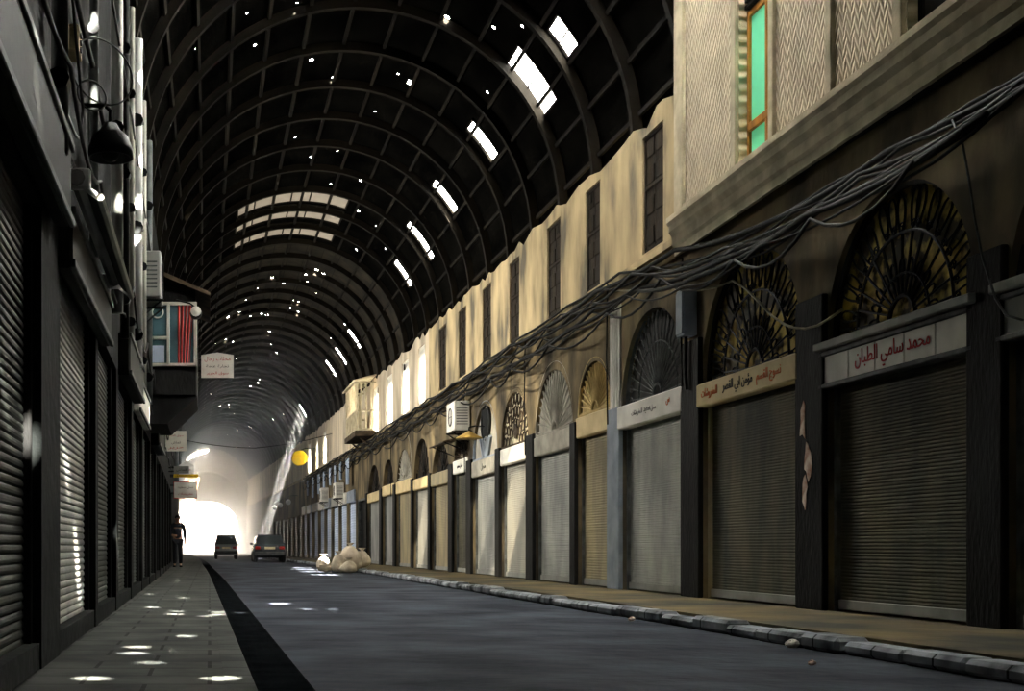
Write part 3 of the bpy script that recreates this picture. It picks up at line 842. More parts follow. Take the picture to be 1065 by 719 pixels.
# ------------------------------------------------------------------ upper windows on the right
for k, (a, b) in enumerate(WIN):
    w = b - a; ym = (a + b) / 2; bright = k >= 7
    root = bpy.data.objects.new('window_%d' % (k + 1), None); COL.objects.link(root); root['kind'] = 'structure'
    root.location = (6.50 + bend(ym), ym, 5.12); h = 1.73
    f = MB()
    for y0, y1, z0, z1 in ((-w / 2, -w / 2 + .06, 0, h), (w / 2 - .06, w / 2, 0, h), (-w / 2, w / 2, 0, .06), (-w / 2, w / 2, h - .06, h)):
        f.bbox(-.03, .05, y0, y1, z0, z1, .006)
    f.build('window_frame', WHITEBOARD if bright else BROWNWOOD, root)
    if bright: MB().quadbox(.0, .006, -w / 2 + .05, w / 2 - .05, .05, h - .05).build('pane', MILKPANE, root)
    else:
        for e in (-1, 1):
            y0, y1 = (e * (w / 2 - .06), e * .01); y0, y1 = min(y0, y1), max(y0, y1)
            lf = MB().bbox(-.012, .03, y0, y1, .05, h - .05, .005)
            for zz in (.1, .55, 1.0, 1.4): lf.bbox(-.028, .03, y0 + .03, y1 - .03, zz, zz + .26, .01)
            lf.build('shutter_leaf', BROWNWOOD, root)
        MB().bbox(-.035, .03, -w / 2 + .05, w / 2 - .05, .93, .99, .006).build('mid_rail', BROWNWOOD, root)
# dark doorway: a dark panel stands in for the unlit void behind the frame
root = bpy.data.objects.new('door_1', None); COL.objects.link(root); root['kind'] = 'structure'
root.location = (6.45 + bend(51.1), 51.1, PAVE)
MB().bbox(-.06, .08, -1.4, -1.3, 0, 2.62, .01).bbox(-.06, .08, 1.3, 1.4, 0, 2.62, .01).bbox(-.06, .08, -1.4, 1.4, 2.55, 2.65, .01).build('door_frame', GREYIRON, root)
MB().bbox(.10, .14, -1.3, 1.3, 0, 2.55, .01).build('unlit_void_panel', DARKWOOD, root)

# ------------------------------------------------------------------ projecting bay, upper right
BX, BY0, BY1, BZ = 6.22, 5.0, 16.62, 5.08
gw = (13.86, 14.68); dw = (10.28, 11.14)
mbb = wall(BX, BY0, BY1, BZ, 9.6, [(gw[0], gw[1], 5.28, lambda y: 7.4), (dw[0], dw[1], 5.26, lambda y: 7.4)], .22)
mbb.quadbox(BX + .001, 6.6, BY1 - .02, BY1, BZ, 9.6).quadbox(BX + .24, BX + .26, BY0, BY1, BZ, 9.6).quadbox(BX + .02, 6.6, BY0, BY1, BZ - .02, BZ + .02)
struct('wall_bay', mbb, CHEVRON, 'projecting upper bay of chevron-pattern plaster', bent=False)
mb = MB()
mb.prism([(BX - .13, 5.16), (BX - .13, 5.09), (BX - .10, 5.05), (BX - .10, 4.97), (BX - .05, 4.91), (BX - .05, 4.80), (BX - .02, 4.76), (BX - .02, 4.66), (BX + .03, 4.66), (BX + .03, 5.16)], BY0, BY1 + .06, 'Y')
mb.v = [(x, y, z + .022 * (BY1 - y)) for x, y, z in mb.v]
struct('trim_30', mb, BONE, 'stepped plaster cornice under the bay', bent=False)
mb = MB()
for a, b in ((BY1 - .28, BY1 + .02), (gw[1] + .16, gw[1] + .02), (gw[0] - .14, gw[0] - .02), (12.55, 12.43), (dw[1] + .03, dw[1] + .18), (dw[0] - .2, dw[0] - .04)):
    mb.bbox(BX - .045, BX + .01, min(a, b), max(a, b), BZ, 9.5, .012)
mb.bbox(BX - .035, BX + .01, BY0, BY1, BZ, 5.27, .01)
struct('trim_31', mb, BONE, 'plain plaster strips framing the bay panels', bent=False)
struct('trim_32', MB().quadbox(BX + .03, 6.6, BY0, BY1, 4.80, 5.06), DARKWOOD, 'underside of the bay, coloured dark for shade', bent=False)  # dark strip puts the shade below the cornice into the colour
root = bpy.data.objects.new('window_20', None); COL.objects.link(root); root['kind'] = 'structure'
root['label'] = 'orange framed window with green glass'
w = gw[1] - gw[0]; root.location = (BX + .12, (gw[0] + gw[1]) / 2, 5.28)
f = MB()
for y0, y1, z0, z1 in ((-w / 2, -w / 2 + .06, 0, 1.75), (w / 2 - .06, w / 2, 0, 1.75), (-w / 2, w / 2, 0, .05), (-w / 2, w / 2, 1.70, 1.78)):
    f.bbox(-.03, .03, y0, y1, z0, z1, .006)
f.build('window_frame', OCHREWOOD, root)
MB().bbox(-.04, .03, -w / 2 + .03, w / 2 - .03, .36, .46, .008).build('transom', OCHREWOOD, root)
MB().bbox(-.035, .03, -.13, -.07, .05, 1.72, .006).build('mullion', OCHREWOOD, root)
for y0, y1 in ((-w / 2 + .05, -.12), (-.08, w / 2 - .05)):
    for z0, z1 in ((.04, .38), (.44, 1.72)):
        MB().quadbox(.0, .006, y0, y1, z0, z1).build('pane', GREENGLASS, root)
lv = MB()
for q in range(7): lv.bbox(-.06, .03, -w / 2, w / 2, 1.80 + q * .08, 1.85 + q * .08, .006)
lv.build('louvre', DARKWOOD, root)
root = bpy.data.objects.new('window_21', None); COL.objects.link(root); root['kind'] = 'structure'; root['label'] = 'dark shuttered window in the bay'
w = dw[1] - dw[0]; root.location = (BX + .12, (dw[0] + dw[1]) / 2, 5.26)
MB().bbox(-.03, .03, -w / 2, w / 2, 0, .06, .006).bbox(-.03, .03, -w / 2, -w / 2 + .06, 0, 2.3, .006).bbox(-.03, .03, w / 2 - .06, w / 2, 0, 2.3, .006).build('window_frame', DARKWOOD, root)
MB().quadbox(0, .01, -w / 2, w / 2, .05, 2.3).build('pane', DARKGLASS, root)

# ------------------------------------------------------------------ cables
def cable(name, pts, r, label, m=CABLE, group='cables along the right wall', sub=6, sag=.0, seed=0, bent=True):
    out = []
    for a, b in zip(pts, pts[1:]):
        for j in range(sub):
            t = j / sub; s = -sag * 4 * t * (1 - t)
            out.append((a[0] + (b[0] - a[0]) * t, a[1] + (b[1] - a[1]) * t, a[2] + (b[2] - a[2]) * t + s))
    out.append(pts[-1])
    o = MB().tube(out, r, 5).build(name, m, smooth=True, bent=bent)
    return tag(o, label, 'cable', group)
cl = ['topmost black cable hugging the ledge under upper windows', 'thick black cable just below the ledge', 'thin black cable third below the ledge', 'sagging black cable fourth below the ledge',
      'slack black cable fifth below the ledge', 'lowest black cable looping above the fanlights']
cl += ['knotted black cable twisted round the thick one', 'second thick cable riding just above the fanlights', 'stray cable crossing the bundle', 'wavy black cable at the bottom of the bundle']
for k in range(10):
    rq = random.Random(50 + k); pts = []
    y = 8.0 + .3 * k
    while y < 75:
        z = 4.46 + (.50 - .065 * k) * min(1, max(0, (y - 13) / 6)) + rq.uniform(-.06, .06)
        x = 6.22 - .022 * (k % 5) + rq.uniform(-.015, .015)
        if y < 16.2: x, z = 6.22 - .022 * k, 4.42 - .04 * k + rq.uniform(-.02, .02)
        pts.append((x, y, z)); y += rq.uniform(1.8, 3.4)
    cable('power_cable', pts, (.022, .034, .016, .026, .020, .016, .03, .032, .014, .02)[k], cl[k], sag=(.03, .05, .08, .10, .14, .2, .06, .07, .12, .25)[k])
# the slack pale cable drooping in front of the fanlights
pts = [(6.2, 1300 * 6.2 / (px - 218), EYE + (569 - py) / (px - 218) * 6.2) for px, py in
       ((640, 303), (700, 300), (727, 302), (745, 299), (762, 292), (775, 300), (790, 315), (802, 328), (815, 337), (826, 341), (838, 342), (850, 339), (862, 332), (876, 322))]
cable('slack_cable', pts, .014, 'pale slack cable drooping in front of the scroll fanlights', PALECABLE, sub=1, group=None, bent=False)
pts = [(6.15, 1300 * 6.15 / (px - 218), EYE + (569 - py) / (px - 218) * 6.15) for px, py in
       ((990, 125), (1001, 150), (1008, 190), (1014, 230), (1022, 270), (1035, 310), (1046, 328), (1064, 333))]
cable('slack_cable', pts, .010, 'thin grey cable hanging in the dark at right edge', GREYIRON, sub=1, group=None, bent=False)
pts = [(6.10, 9.4, 4.28), (6.1, 11, 4.18), (6.12, 13, 4.20), (6.15, 15, 4.36), (6.2, 17, 4.52)]
cable('slack_cable', pts, .013, 'thin cable strung below the bay cornice', GREYIRON, sag=.03, group=None)
# cables dropping down the wall
for k, (y, z1, z0) in enumerate([(16.5, 4.6, 2.9), (19.6, 4.9, 2.7), (24.72, 4.9, 2.6), (30.55, 4.8, 2.6), (42.5, 4.7, 2.5)]):
    cable('drop_cable', [(6.24, y, z1), (6.235, y + .04, (z0 + z1) / 2), (6.24, y, z0)], .013,
          'thin cable dropping down the %s gap between right shop arches' % ORD[(2, 3, 5, 7, 11)[k]], group='drop cables', sub=4)

# junction box on the wall between two iron fanlights
root = thing('junction_box', (6.30, 16.48, 3.55), 'tall blue grey junction box between the two iron fanlights', 'box')
MB().bbox(-.10, .08, -.13, .13, 0, .62, .012).build('case', DUCTBLUE, root)
MB().bbox(-.115, -.10, -.11, .11, .03, .58, .006).build('lid', DUCTBLUE, root)
MB().tube([(-.02, 0, 0), (-.02, .02, -.5), (-.01, 0, -.7)], .025, 6).build('conduit', IRON, root)

# air conditioner box and brass lamp on the right wall
def aircon(loc, label, s, w=.75, h=.62, d=.30, m=WHITEBOARD):
    root = thing('air_conditioner', loc, label, 'air conditioner')
    MB().bbox(min(0, s * d), max(0, s * d), -w / 2, w / 2, 0, h, .02).build('case', m, root)
    x = s * d
    MB().tube([(x + s * .004, .0 + .22 * math.cos(2 * PI * q / 20), h / 2 + .22 * math.sin(2 * PI * q / 20)) for q in range(20)], .012, 4, closed=True).tube([(x + s * .004, -.2, h / 2), (x + s * .004, .2, h / 2)], .008, 4).tube([(x + s * .004, 0, h / 2 - .2), (x + s * .004, 0, h / 2 + .2)], .008, 4).build('fan_guard', IRON, root)
    lv = MB()
    for q in range(7): lv.bbox(min(s * .05, s * (d - .05)), max(s * .05, s * (d - .05)), -w / 2 - .006, -w / 2 + .004, h * .2 + q * h * .09, h * .2 + q * h * .09 + .02, .002)
    lv.build('side_vent', GREYIRON, root)
    for e in (-1, 1):
        y = e * w * .36
        MB().tube([(0, y, -.02), (s * (d + .04), y, -.02)], .018, 4).tube([(0, y, -.28), (s * d, y, -.03)], .014, 4).build('bracket', IRON, root)
    return root
aircon((6.34, 30.9, 3.62), 'boxy pale air conditioner on the right wall above narrow lacy fanlight', -1, 1.0, .72, .38)
aircon((6.34, 57.2, 3.0), 'pale air conditioner, nearest of two beyond the dark doorway', -1, 1.0, .70, .4)
aircon((6.34, 63.3, 3.05), 'pale air conditioner, farther of two beyond the dark doorway', -1, 1.0, .70, .4)
root = thing('brass_lamp', (6.30, 28.9, 3.28), 'brass dish lamp hanging before the blue medallion fanlight', 'lamp')
MB().lathe([(.02, .18), (.05, .16), (.20, .08), (.30, .02), (.31, 0), (.27, .01), (.05, .06)], (-.3, 0, 0), 'Z', 18).build('lamp_shade', BRASS, root, True)
MB().tube([(.06, 0, .28), (-.15, 0, .30), (-.3, 0, .26), (-.3, 0, .15)], .018, 6).build('arm', IRON, root)
root = thing('metal_awning', (6.33, 31.5, 3.52), 'small dark sheet metal awning below the right air conditioner', 'awning')
MB().prism([(-.02, 0), (-.62, -.16), (-.62, -.19), (-.02, -.04)], -1.0, 1.0, 'Y').build('canopy_sheet', RUST, root)
for e in (-1, 1): MB().tube([(0, e * .8, -.4), (-.55, e * .8, -.17)], .015, 5).build('strut', IRON, root)

# slatted balcony cage on the right
root = thing('balcony_cage', (6.42, 49.0, 5.18), 'whitish slatted wooden balcony cage high on the right wall', 'balcony')
W, D, H = 3.6, .75, 1.85
MB().bbox(-D - .05, .0, -W / 2 - .05, W / 2 + .05, -.22, 0, .02).build('floor_slab', RUST, root)
for q in range(9):
    y = -W / 2 + W * q / 8
    MB().bbox(-D, -D + .07, y - .035, y + .035, 0, H, .006).build('post', BONE, root)
for q in range(1, 4):
    for e in (-1, 1): MB().bbox(-D * q / 4 - .03, -D * q / 4 + .03, e * W / 2 - .03, e * W / 2 + .03, 0, H, .006).build('post', BONE, root)
for z in (.02, .72, H - .06):
    MB().bbox(-D, -D + .06, -W / 2, W / 2, z, z + .06, .006).bbox(-D, 0, -W / 2 - .03, -W / 2 + .03, z, z + .06, .006).bbox(-D, 0, W / 2 - .03, W / 2 + .03, z, z + .06, .006).build('rail', BONE, root)
MB().quadbox(-D + .07, -D + .09, -W / 2, W / 2, .05, .72).build('lower_panel', WHITEBOARD, root)
MB().prism([(-D - .12, H - .02), (0, H + .22), (0, H + .27), (-D - .12, H + .04)], -W / 2 - .12, W / 2 + .12, 'Y').build('roof', BONE, root)
for q in range(2):
    MB().tube([(0, (-1, 1)[q] * 1.3, -.7), (-D * .8, (-1, 1)[q] * 1.3, -.2)], .035, 5).build('bracket', RUST, root)

# yellow round sign far right
root = thing('yellow_sign', (6.25, 70.0, 5.35), 'round yellow sign hung high on the far right wall', 'sign')
MB().lathe([(.02, -.05), (.40, -.05), (.44, -.03), (.44, .03), (.40, .05), (.02, .05)], (-.75, 0, .4), 'Y', 18).build('disc', YELLOW, root)
MB().tube([(-.75, 0, .82), (-.4, 0, .95), (.15, 0, .95)], .03, 5).build('bracket', IRON, root)
# globe lamps along the far right wall
for q, y in enumerate((80, 86, 91)):
    root = thing('globe_lamp', (6.3, y, 3.3), 'white globe lamp on the far right wall, %s beyond the parked dark car' % ORD[q], 'lamp', 'globe lamps far right')
    MB().lathe([(.03, .52)] + [(.17 * math.sin(PI * j / 10), .34 + .17 * math.cos(PI * j / 10)) for j in range(1, 10)] + [(.02, .17)], (-.55, 0, 0), 'Z', 14).build('globe', WHITE, root, True)
    MB().tube([(.08, 0, .75), (-.3, 0, .8), (-.55, 0, .7), (-.55, 0, .5)], .025, 5).build('arm', IRON, root)
# far shop boards and hanging cloths beyond the doorway
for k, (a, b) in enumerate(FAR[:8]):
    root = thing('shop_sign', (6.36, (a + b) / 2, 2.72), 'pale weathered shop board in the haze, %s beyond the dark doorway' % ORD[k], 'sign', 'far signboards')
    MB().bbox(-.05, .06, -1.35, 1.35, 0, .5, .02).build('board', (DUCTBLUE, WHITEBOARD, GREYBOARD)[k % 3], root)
for k, y in enumerate((54.0, 56.5, 58.6, 60.8, 63.6, 66.2, 69.0, 72.0)):
    rq = random.Random(k); h = rq.uniform(.7, 1.2); w = rq.uniform(.5, .9); z1 = 4.6
    root = thing('hanging_cloth', (6.22, y, z1 - h), 'faded blue cloth strip hanging under the ledge, %s beyond the dark doorway' % ORD[k], 'cloth', 'hanging cloths')
    MB().grid(lambda u, v: (-.05 - .05 * math.sin(u * 14 + k), (u - .5) * w * (.75 + .25 * v), h * v), 14, 3).build('cloth', BLUECLOTH, root, True)
    MB().tube([(-.05, -w / 2, h), (-.05, w / 2, h)], .015, 5).build('rod', IRON, root)
cable('cross_cable', [(leftx(60), 60, 6.0), (2.5, 61, 5.6), (6.4, 62, 6.4)], .02, 'thin cable strung across the far street', group=None, sag=.1)

# rubble sacks on the road edge
def sack(loc, sx, sy, sz, label, seed, lean=0.0):
    rq = random.Random(seed); f1, f2 = rq.uniform(0, 6), rq.uniform(0, 6)
    root = thing('rubble_sack', loc, label, 'sack', 'rubble sacks')
    def fn(u, v):
        a = 2 * PI * u; t = v
        r = (math.sin(PI * min(1, .08 + t * .86)) ** .55) * (1 - .35 * t)
        r *= 1 + .10 * math.sin(3 * a + f1 + 4 * t) + .06 * math.sin(5 * a + f2)
        if t == 0: r = .02
        return (sx * r * math.cos(a) + lean * t, sy * r * math.sin(a), sz * t)
    MB().grid(fn, 20, 12).build('sack_body', SACK, root, True)
    MB().lathe([(.05, 0), (.03, .03), (.09, .10), (.12, .13), (.02, .10)], (lean, 0, sz - .03), 'Z', 9).build('tied_neck', SACK, root, True)
    return root
sack((4.30, 38.0, 0), .42, .40, .80, 'largest dusty sack standing in the road edge heap', 1, .02)
sack((3.98, 37.7, 0), .30, .30, .55, 'slumped sack at the front left of the heap', 2, -.05)
sack((4.62, 38.2, .13), .34, .32, .52, 'sack leaning at the kerb on right of the heap', 3, .08)
sack((4.20, 37.3, 0), .30, .26, .36, 'low flat sack in front of the tallest sack', 5, .0)
sack((3.60, 38.6, 0), .30, .28, .46, 'small white sack standing apart left of the heap', 4, -.04)

# scraps of litter by the right kerb
for q, (x, y, r) in enumerate([(4.47, 9.6, .05), (4.42, 13.1, .035), (3.95, 8.2, .025)]):
    rq = random.Random(q + 20)
    mb = MB().grid(lambda u, v: (r * math.sin(PI * v) * math.cos(2 * PI * u) * (1 + .3 * math.sin(7 * u * PI + q)), r * 1.2 * math.sin(PI * v) * math.sin(2 * PI * u), r * .6 * (1 - math.cos(PI * v)) * (1 + .2 * math.sin(9 * u))), 9, 6)
    o = mb.build('crumpled_litter', PAPER if q else WHITEBOARD, loc=(x, y, .003))
    tag(o, ['crumpled pale litter ball below the right kerb', 'small brown litter scrap by the kerb under silvery shutter', 'tiny litter scrap out on the dark road'][q], 'litter', 'litter')

# ------------------------------------------------------------------ cars
def car(loc, paint, label, L=4.0, W=1.62, H=1.40):
    root = thing('car', loc, label, 'car')
    def sect(y):     # half width, belt and roof by length
        return y
    body = MB(); st = []
    N = 22
    for k in range(N + 1):
        t = k / N; y = -L / 2 + L * t
        taper = 1 - .10 * (abs(2 * t - 1) ** 4)
        hood = .86 - (.10 * max(0, (t - .62) / .38)) - (.16 * max(0, (.04 - t) / .04))
        hw = W / 2 * taper; low = .24 + (.10 * (abs(2 * t - 1) ** 6))
        st.append([(-hw * .92, low), (-hw, low + .12), (-hw, .58), (-hw * .95, hood), (hw * .95, hood), (hw, .58), (hw, low + .12), (hw * .92, low)])
    i = 0
    for k, ring in enumerate(st):
        y = -L / 2 + L * k / N
        for x, z in ring: body.v.append((x, y, z))
    for k in range(N):
        for j in range(8): body.f.append((8 * k + j, 8 * k + (j + 1) % 8, 8 * k + 8 + (j + 1) % 8, 8 * k + 8 + j))
    body.f += [tuple(range(7, -1, -1)), tuple(8 * N + j for j in range(8))]
    body.build('body', paint, root, True)
    cab = MB()                                           # cabin: roof and pillars
    prof = [(-L * .46, .84, .74), (-L * .33, H - .06, .58), (-L * .22, H, .56), (L * .02, H, .56), (L * .10, H - .07, .57), (L * .24, .80, .72)]
    for y, z, hw in prof: cab.v += [(-hw, y, z), (hw, y, z), (hw + (.06 if z > .9 else 0), y, .80), (-hw - (.06 if z > .9 else 0), y, .80)]
    for k in range(len(prof) - 1):
        for j in range(4): cab.f.append((4 * k + j, 4 * k + (j + 1) % 4, 4 * k + 4 + (j + 1) % 4, 4 * k + 4 + j))
    cab.build('cabin', paint, root)
    a, b = prof[0], prof[1]
    def lerp(p, q, t): return p + (q - p) * t
    g = MB(); i = 0
    for t in (.14, .90):
        y, z, hw = (lerp(a[q], b[q], t) for q in range(3)); g.v += [(-hw + .06, y - .012, z + .012), (hw - .06, y - .012, z + .012)]
    g.f.append((0, 1, 3, 2)); g.build('rear_window', CARGLASS, root)
    a, b = prof[4], prof[5]; g = MB()
    for t in (.12, .9):
        y, z, hw = (lerp(a[q], b[q], t) for q in range(3)); g.v += [(-hw + .06, y + .012, z + .012), (hw - .06, y + .012, z + .012)]
    g.f.append((0, 1, 3, 2)); g.build('windscreen', CARGLASS, root)
    for e in (-1, 1):
        MB().prism([(-L * .36, .88), (-L * .29, H - .10), (L * .03, H - .10), (L * .17, .88)], e * .655 - .012, e * .655 + .03 * 0 + .012, 'X').build('side_window', CARGLASS, root)
        MB().bbox(e * W * .37 - .13, e * W * .37 + .13, -L / 2 - .03, -L / 2 + .08, .66, .80, .02).build('tail_light', TAIL, root)
        for y in (-L * .31, L * .31):
            wh = MB().lathe([(.12, -.09), (.24, -.10), (.30, -.07), (.31, 0), (.30, .07), (.24, .10), (.12, .09)], (e * (W / 2 - .10), y, .31), 'X', 18).build('wheel', RUBBER, root, True)
            MB().lathe([(.02, 0), (.17, .0), (.18, .02 * e), (.02, .03 * e)], (e * (W / 2 - .0), y, .31), 'X', 12).build('hubcap', STEEL, wh)
        MB().bbox(e * (W / 2 + .03) - .07, e * (W / 2 + .03) + .07, L * .13, L * .16, .88, .99, .02).build('wing_mirror', paint, root)
    MB().bbox(-W * .46, W * .46, -L / 2 - .10, -L / 2 + .05, .34, .54, .04).build('rear_bumper', GREYIRON, root)
    MB().bbox(-.26, .26, -L / 2 - .035, -L / 2 + .02, .66, .78, .008).build('number_plate', PLATE, root)
    return root
car((3.35, 64, 0), CARDARK, 'dark hatchback seen from behind near the right kerb')
car((1.75, 80, 0), CARSILVER, 'silver grey car driving towards the bright far arch', W=1.45, H=1.55)
car((3.9, 73, 0), CARSILVER, 'car half hidden on left of the dark hatchback', W=1.6)

# ------------------------------------------------------------------ left side clutter
def lsign(a, b, z0, z1, out, m, label, text=None, tm=REDPAINT):
    ym = (a + b) / 2
    root = thing('shop_sign', (leftx(ym) + .10, ym, z0), label, 'sign', 'signboards on the left')
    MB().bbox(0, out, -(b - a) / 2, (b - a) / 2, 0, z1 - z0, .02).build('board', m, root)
    for z in (0, z1 - z0 - .05):
        MB().bbox(out - .01, out + .02, -(b - a) / 2 - .01, (b - a) / 2 + .01, z, z + .05, .006).build('frame', GREYIRON, root)
    return root
lsign(3.8, 7.2, 2.62, 3.1, .10, DIMBOARD, 'long grey signboard over the shutter at left edge')
lsign(7.55, 10.55, 2.47, 2.84, .10, DIMBOARD, 'grey signboard over the streaked left shutter')
lsign(13.2, 15.9, 2.6, 3.05, .14, DIMBOARD, 'narrow pale board over the fourth left shutter')
lsign(16.3, 18.9, 2.55, 3.0, .10, WHITEBOARD, 'narrow white board over the fifth left shutter')
lsign(22.3, 24.9, 2.6, 3.1, .16, DIMBOARD, 'grey board over the seventh left shutter')
root = thing('folded_awning', (leftx(9.0) + .11, 9.0, 2.86), 'folded awning with white bracket above the streaked left shutter', 'awning')
MB().tube([(.12, -1.5, .14), (.12, 1.5, .14)], .05, 8).build('roller', GREYBOARD, root)
MB().tube([(.26, -1.5, .02), (.26, 1.5, .02)], .025, 6).build('front_rail', STEELPALE, root)
for y in (-1.45, 1.45):
    MB().bbox(-.02, .20, y - .03, y + .03, .08, .20, .01).tube([(.1, y, .14), (.26, y, .02)], .02, 5).build('bracket', WHITE, root)
MB().grid(lambda u, v: (.12 + .14 * v, -1.42 + 2.84 * u, .18 - .16 * v - .03 * math.sin(PI * v)), 6, 5).build('cloth', STEELGREEN, root)
root = thing('cable_duct', (leftx(9.7) + .075, 9.7, 3.16), 'tall pale blue metal duct upright on the left wall', 'duct')
MB().bbox(0, .055, -.05, .05, 0, 1.3, .008).bbox(.062, .085, -.05, .05, 0, 1.3, .005).bbox(.05, .065, -.02, .05, 0, 1.3, .004).build('casing', WHITE, root)
MB().bbox(-.01, .095, -.06, .06, 1.30, 1.36, .01).build('cap', DUCTBLUE, root)
MB().bbox(-.01, .095, -.06, .06, -.04, .0, .01).build('cap', DUCTBLUE, root)
root = thing('dome_lamp', (-.715, 9.0, 3.58), 'big black dome street lamp hanging on the left', 'lamp')
MB().lathe([(.02, .25), (.05, .245), (.075, .20), (.13, .15), (.160, .07), (.165, 0), (.145, .0), (.12, .07)], (0, 0, 0), 'Z', 24).build('lamp_shade', IRON, root, True)
MB().lathe([(.01, -.07)] + [(.07 * math.sin(PI * j / 8), -.07 * math.cos(PI * j / 8)) for j in range(1, 8)], (0, 0, .04), 'Z', 14).build('bulb', DARKGLASS, root, True)
MB().tube([(0, 0, .25), (0, 0, .34), (-.04, 0, .38), (-.20, 0, .38)], .016, 6).build('arm', IRON, root)
root = thing('terminal_block', (leftx(8.0) + .13, 8.0, 3.92), 'small yellowish terminal block on the upper left wall', 'box')
MB().bbox(-.02, .06, -.10, .10, 0, .17, .01).build('case', CREAM, root)
for q in range(3): MB().lathe([(.02, 0), (.02, .012), (.008, .014)], (.058, 0, .04 + .045 * q), 'X', 8).build('terminal', IRON, root)
pl = [(6.9, .05, GREYIRON, 'dark pipe'), (9.35, .035, GREYIRON, 'thin grey pipe'), (11.6, .06, STEEL, 'grey drainpipe'), (13.0, .05, DARKWOOD, 'black pipe'), (14.3, .045, STEELPALE, 'pale drainpipe'),
      (15.2, .07, WHITE, 'white drainpipe'), (16.1, .05, DUCTBLUE, 'bluish pipe'), (17.3, .05, STEELPALE, 'cream pipe'), (19.0, .06, GREYIRON, 'grey iron pipe')]
for y, r, m, nm in pl:
    root = thing('drainpipe', (leftx(y) + .10 + r + .03, y, 2.95), '%s running up the left wall above the shutters, %s along' % (nm, ORD[[q[0] for q in pl].index(y)]), 'pipe', 'pipes on the left wall')
    MB().tube([(0, 0, 0), (0, 0, 4.0)], r, 9).build('pipe', m, root, True)
    for z in (.4, 1.7, 3.0): MB().tube([(0, -r - .012, z), (0, r + .012, z)], r + .012, 8).build('clamp', IRON, root)
def ring_cable(c, r, label, tilt=.0, n=30):
    pts = [(c[0] + r * .9 * math.cos(2 * PI * q / n) , c[1] + r * .8 * math.cos(2 * PI * q / n), c[2] + r * math.sin(2 * PI * q / n)) for q in range(n)]
    return tag(MB().tube(pts, .007, 5, closed=True).build('cable_loop', GREYIRON, smooth=True), label, 'cable', 'cable loops on the left')
ring_cable((-.74, 8.6, 4.05), .22, 'wide loop of thin grey cable above the black dome lamp')
ring_cable((-.80, 8.5, 3.85), .10, 'small loop of grey cable inside the wide loop')
lc = ['thick black cable swagged along upper left wall', 'thin black cable sagging along the left signboards', 'grey cable strung high on the left wall', 'slack black cable low across the left pipes']
for k in range(4):
    rq = random.Random(80 + k); y = 4.0; pts = []
    while y < 42:
        pts.append((leftx(y) + .16 + .03 * k, y, (4.4, 3.15, 5.4, 3.5)[k] + rq.uniform(-.12, .12))); y += rq.uniform(1.6, 3)
    cable('power_cable', pts, (.02, .012, .012, .014)[k], lc[k], (CABLE, CABLE, GREYIRON, CABLE)[k], 'cables along the left wall', sag=(.08, .12, .06, .2)[k])
pts = [(-.86, 7.5, 4.6), (-.83, 7.7, 4.0), (-.80, 7.9, 3.55), (-.80, 7.7, 3.30), (-.82, 7.4, 3.28), (-.86, 7.0, 3.42)]
cable('slack_cable', pts, .010, 'grey cable looping down beside the terminal block', GREYIRON, sub=4, group=None, sag=.02)
aircon((leftx(18) + .12, 18.0, 4.30), 'dark air conditioner box on brackets left of the oriel window', 1, .8, .66, .30, GREYBOARD)
# oriel window
root = thing('oriel_window', (leftx(21.5), 21.5, 3.25), 'glazed oriel box with red curtain jutting from the left wall', 'oriel')
ox0, ox1, oy = .10, .93, -1.1
zb, zt_ = .48, 1.53
MB().bbox(ox0, ox1, -1.05, 1.2, .0, zb, .02).build('base', DARKWOOD, root)
MB().prism([(ox0, -.45), (ox0 + .35, -.45), (ox1, 0), (ox0, 0)], -1.0, 1.15, 'Y').build('corbel', DARKWOOD, root)
MB().bbox(ox1 - .05, ox1, -1.0, 1.2, zb, zt_, .01).bbox(ox0, ox1, 1.1, 1.2, zb, zt_ + .4, .01).bbox(ox0, ox1 - .02, -1.06, -1.02, zt_, zt_ + .20, .01).build('side_wall', DARKWOOD, root)
fr = MB()
for x0, x1, z0, z1 in ((ox0, ox0 + .05, zb, zt_), (ox1 - .05, ox1, zb, zt_), (.44, .49, zb, zt_), (ox0, ox1, zb, zb + .05), (ox0, ox1, zt_ - .05, zt_), (ox0, .46, zb + .44, zb + .49)):
    fr.bbox(x0, x1, oy - .01, oy + .05, z0, z1, .006)
fr.build('window_frame', WHITEBOARD, root)
MB().quadbox(ox0 + .03, ox1 - .03, oy + .035, oy + .045, zb + .03, zt_ - .03).build('pane', glassmat('teal_grey_glass', (.06, .12, .14), .12), root)
MB().grid(lambda u, v: (.62 + .26 * u * (1 - .25 * (1 - v)), oy + .028 - .012 * math.sin(u * 26), zb + .05 + .95 * v), 24, 3).build('curtain', CURTAIN, root, True)
MB().tube([(.29 + .09 * math.cos(2 * PI * q / 18), oy + .0, zt_ - .17 + .09 * math.sin(2 * PI * q / 18)) for q in range(18)], .014, 5, closed=True).build('round_ornament', WHITEBOARD, root)
MB().bbox(.17, .40, oy + .02, oy + .03, zb + .06, zb + .34, .004).build('picture', STEELBLUE, root)
MB().prism([(ox0 - .05, zt_ + .62), (ox1 + .22, zt_ + .14), (ox1 + .22, zt_ + .08), (ox0 - .05, zt_ + .54)], -1.2, 1.3, 'Y').build('roof', RUST, root)
root = thing('spotlight', (-.22, 20.1, 4.55), 'small black spotlight on an arm by the oriel', 'lamp')
MB().lathe([(.03, -.12), (.06, -.10), (.09, .06), (.10, .10), (.08, .10)], (0, 0, 0), 'Y', 14).build('housing', IRON, root, True)
MB().lathe([(.085, .0), (.01, -.02)], (0, -.11, 0), 'Y', 12).build('lens', WHITEBOARD, root)
MB().tube([(0, 0, .08), (-.1, .05, .16), (-.32, .1, .22)], .014, 5).build('arm', IRON, root)
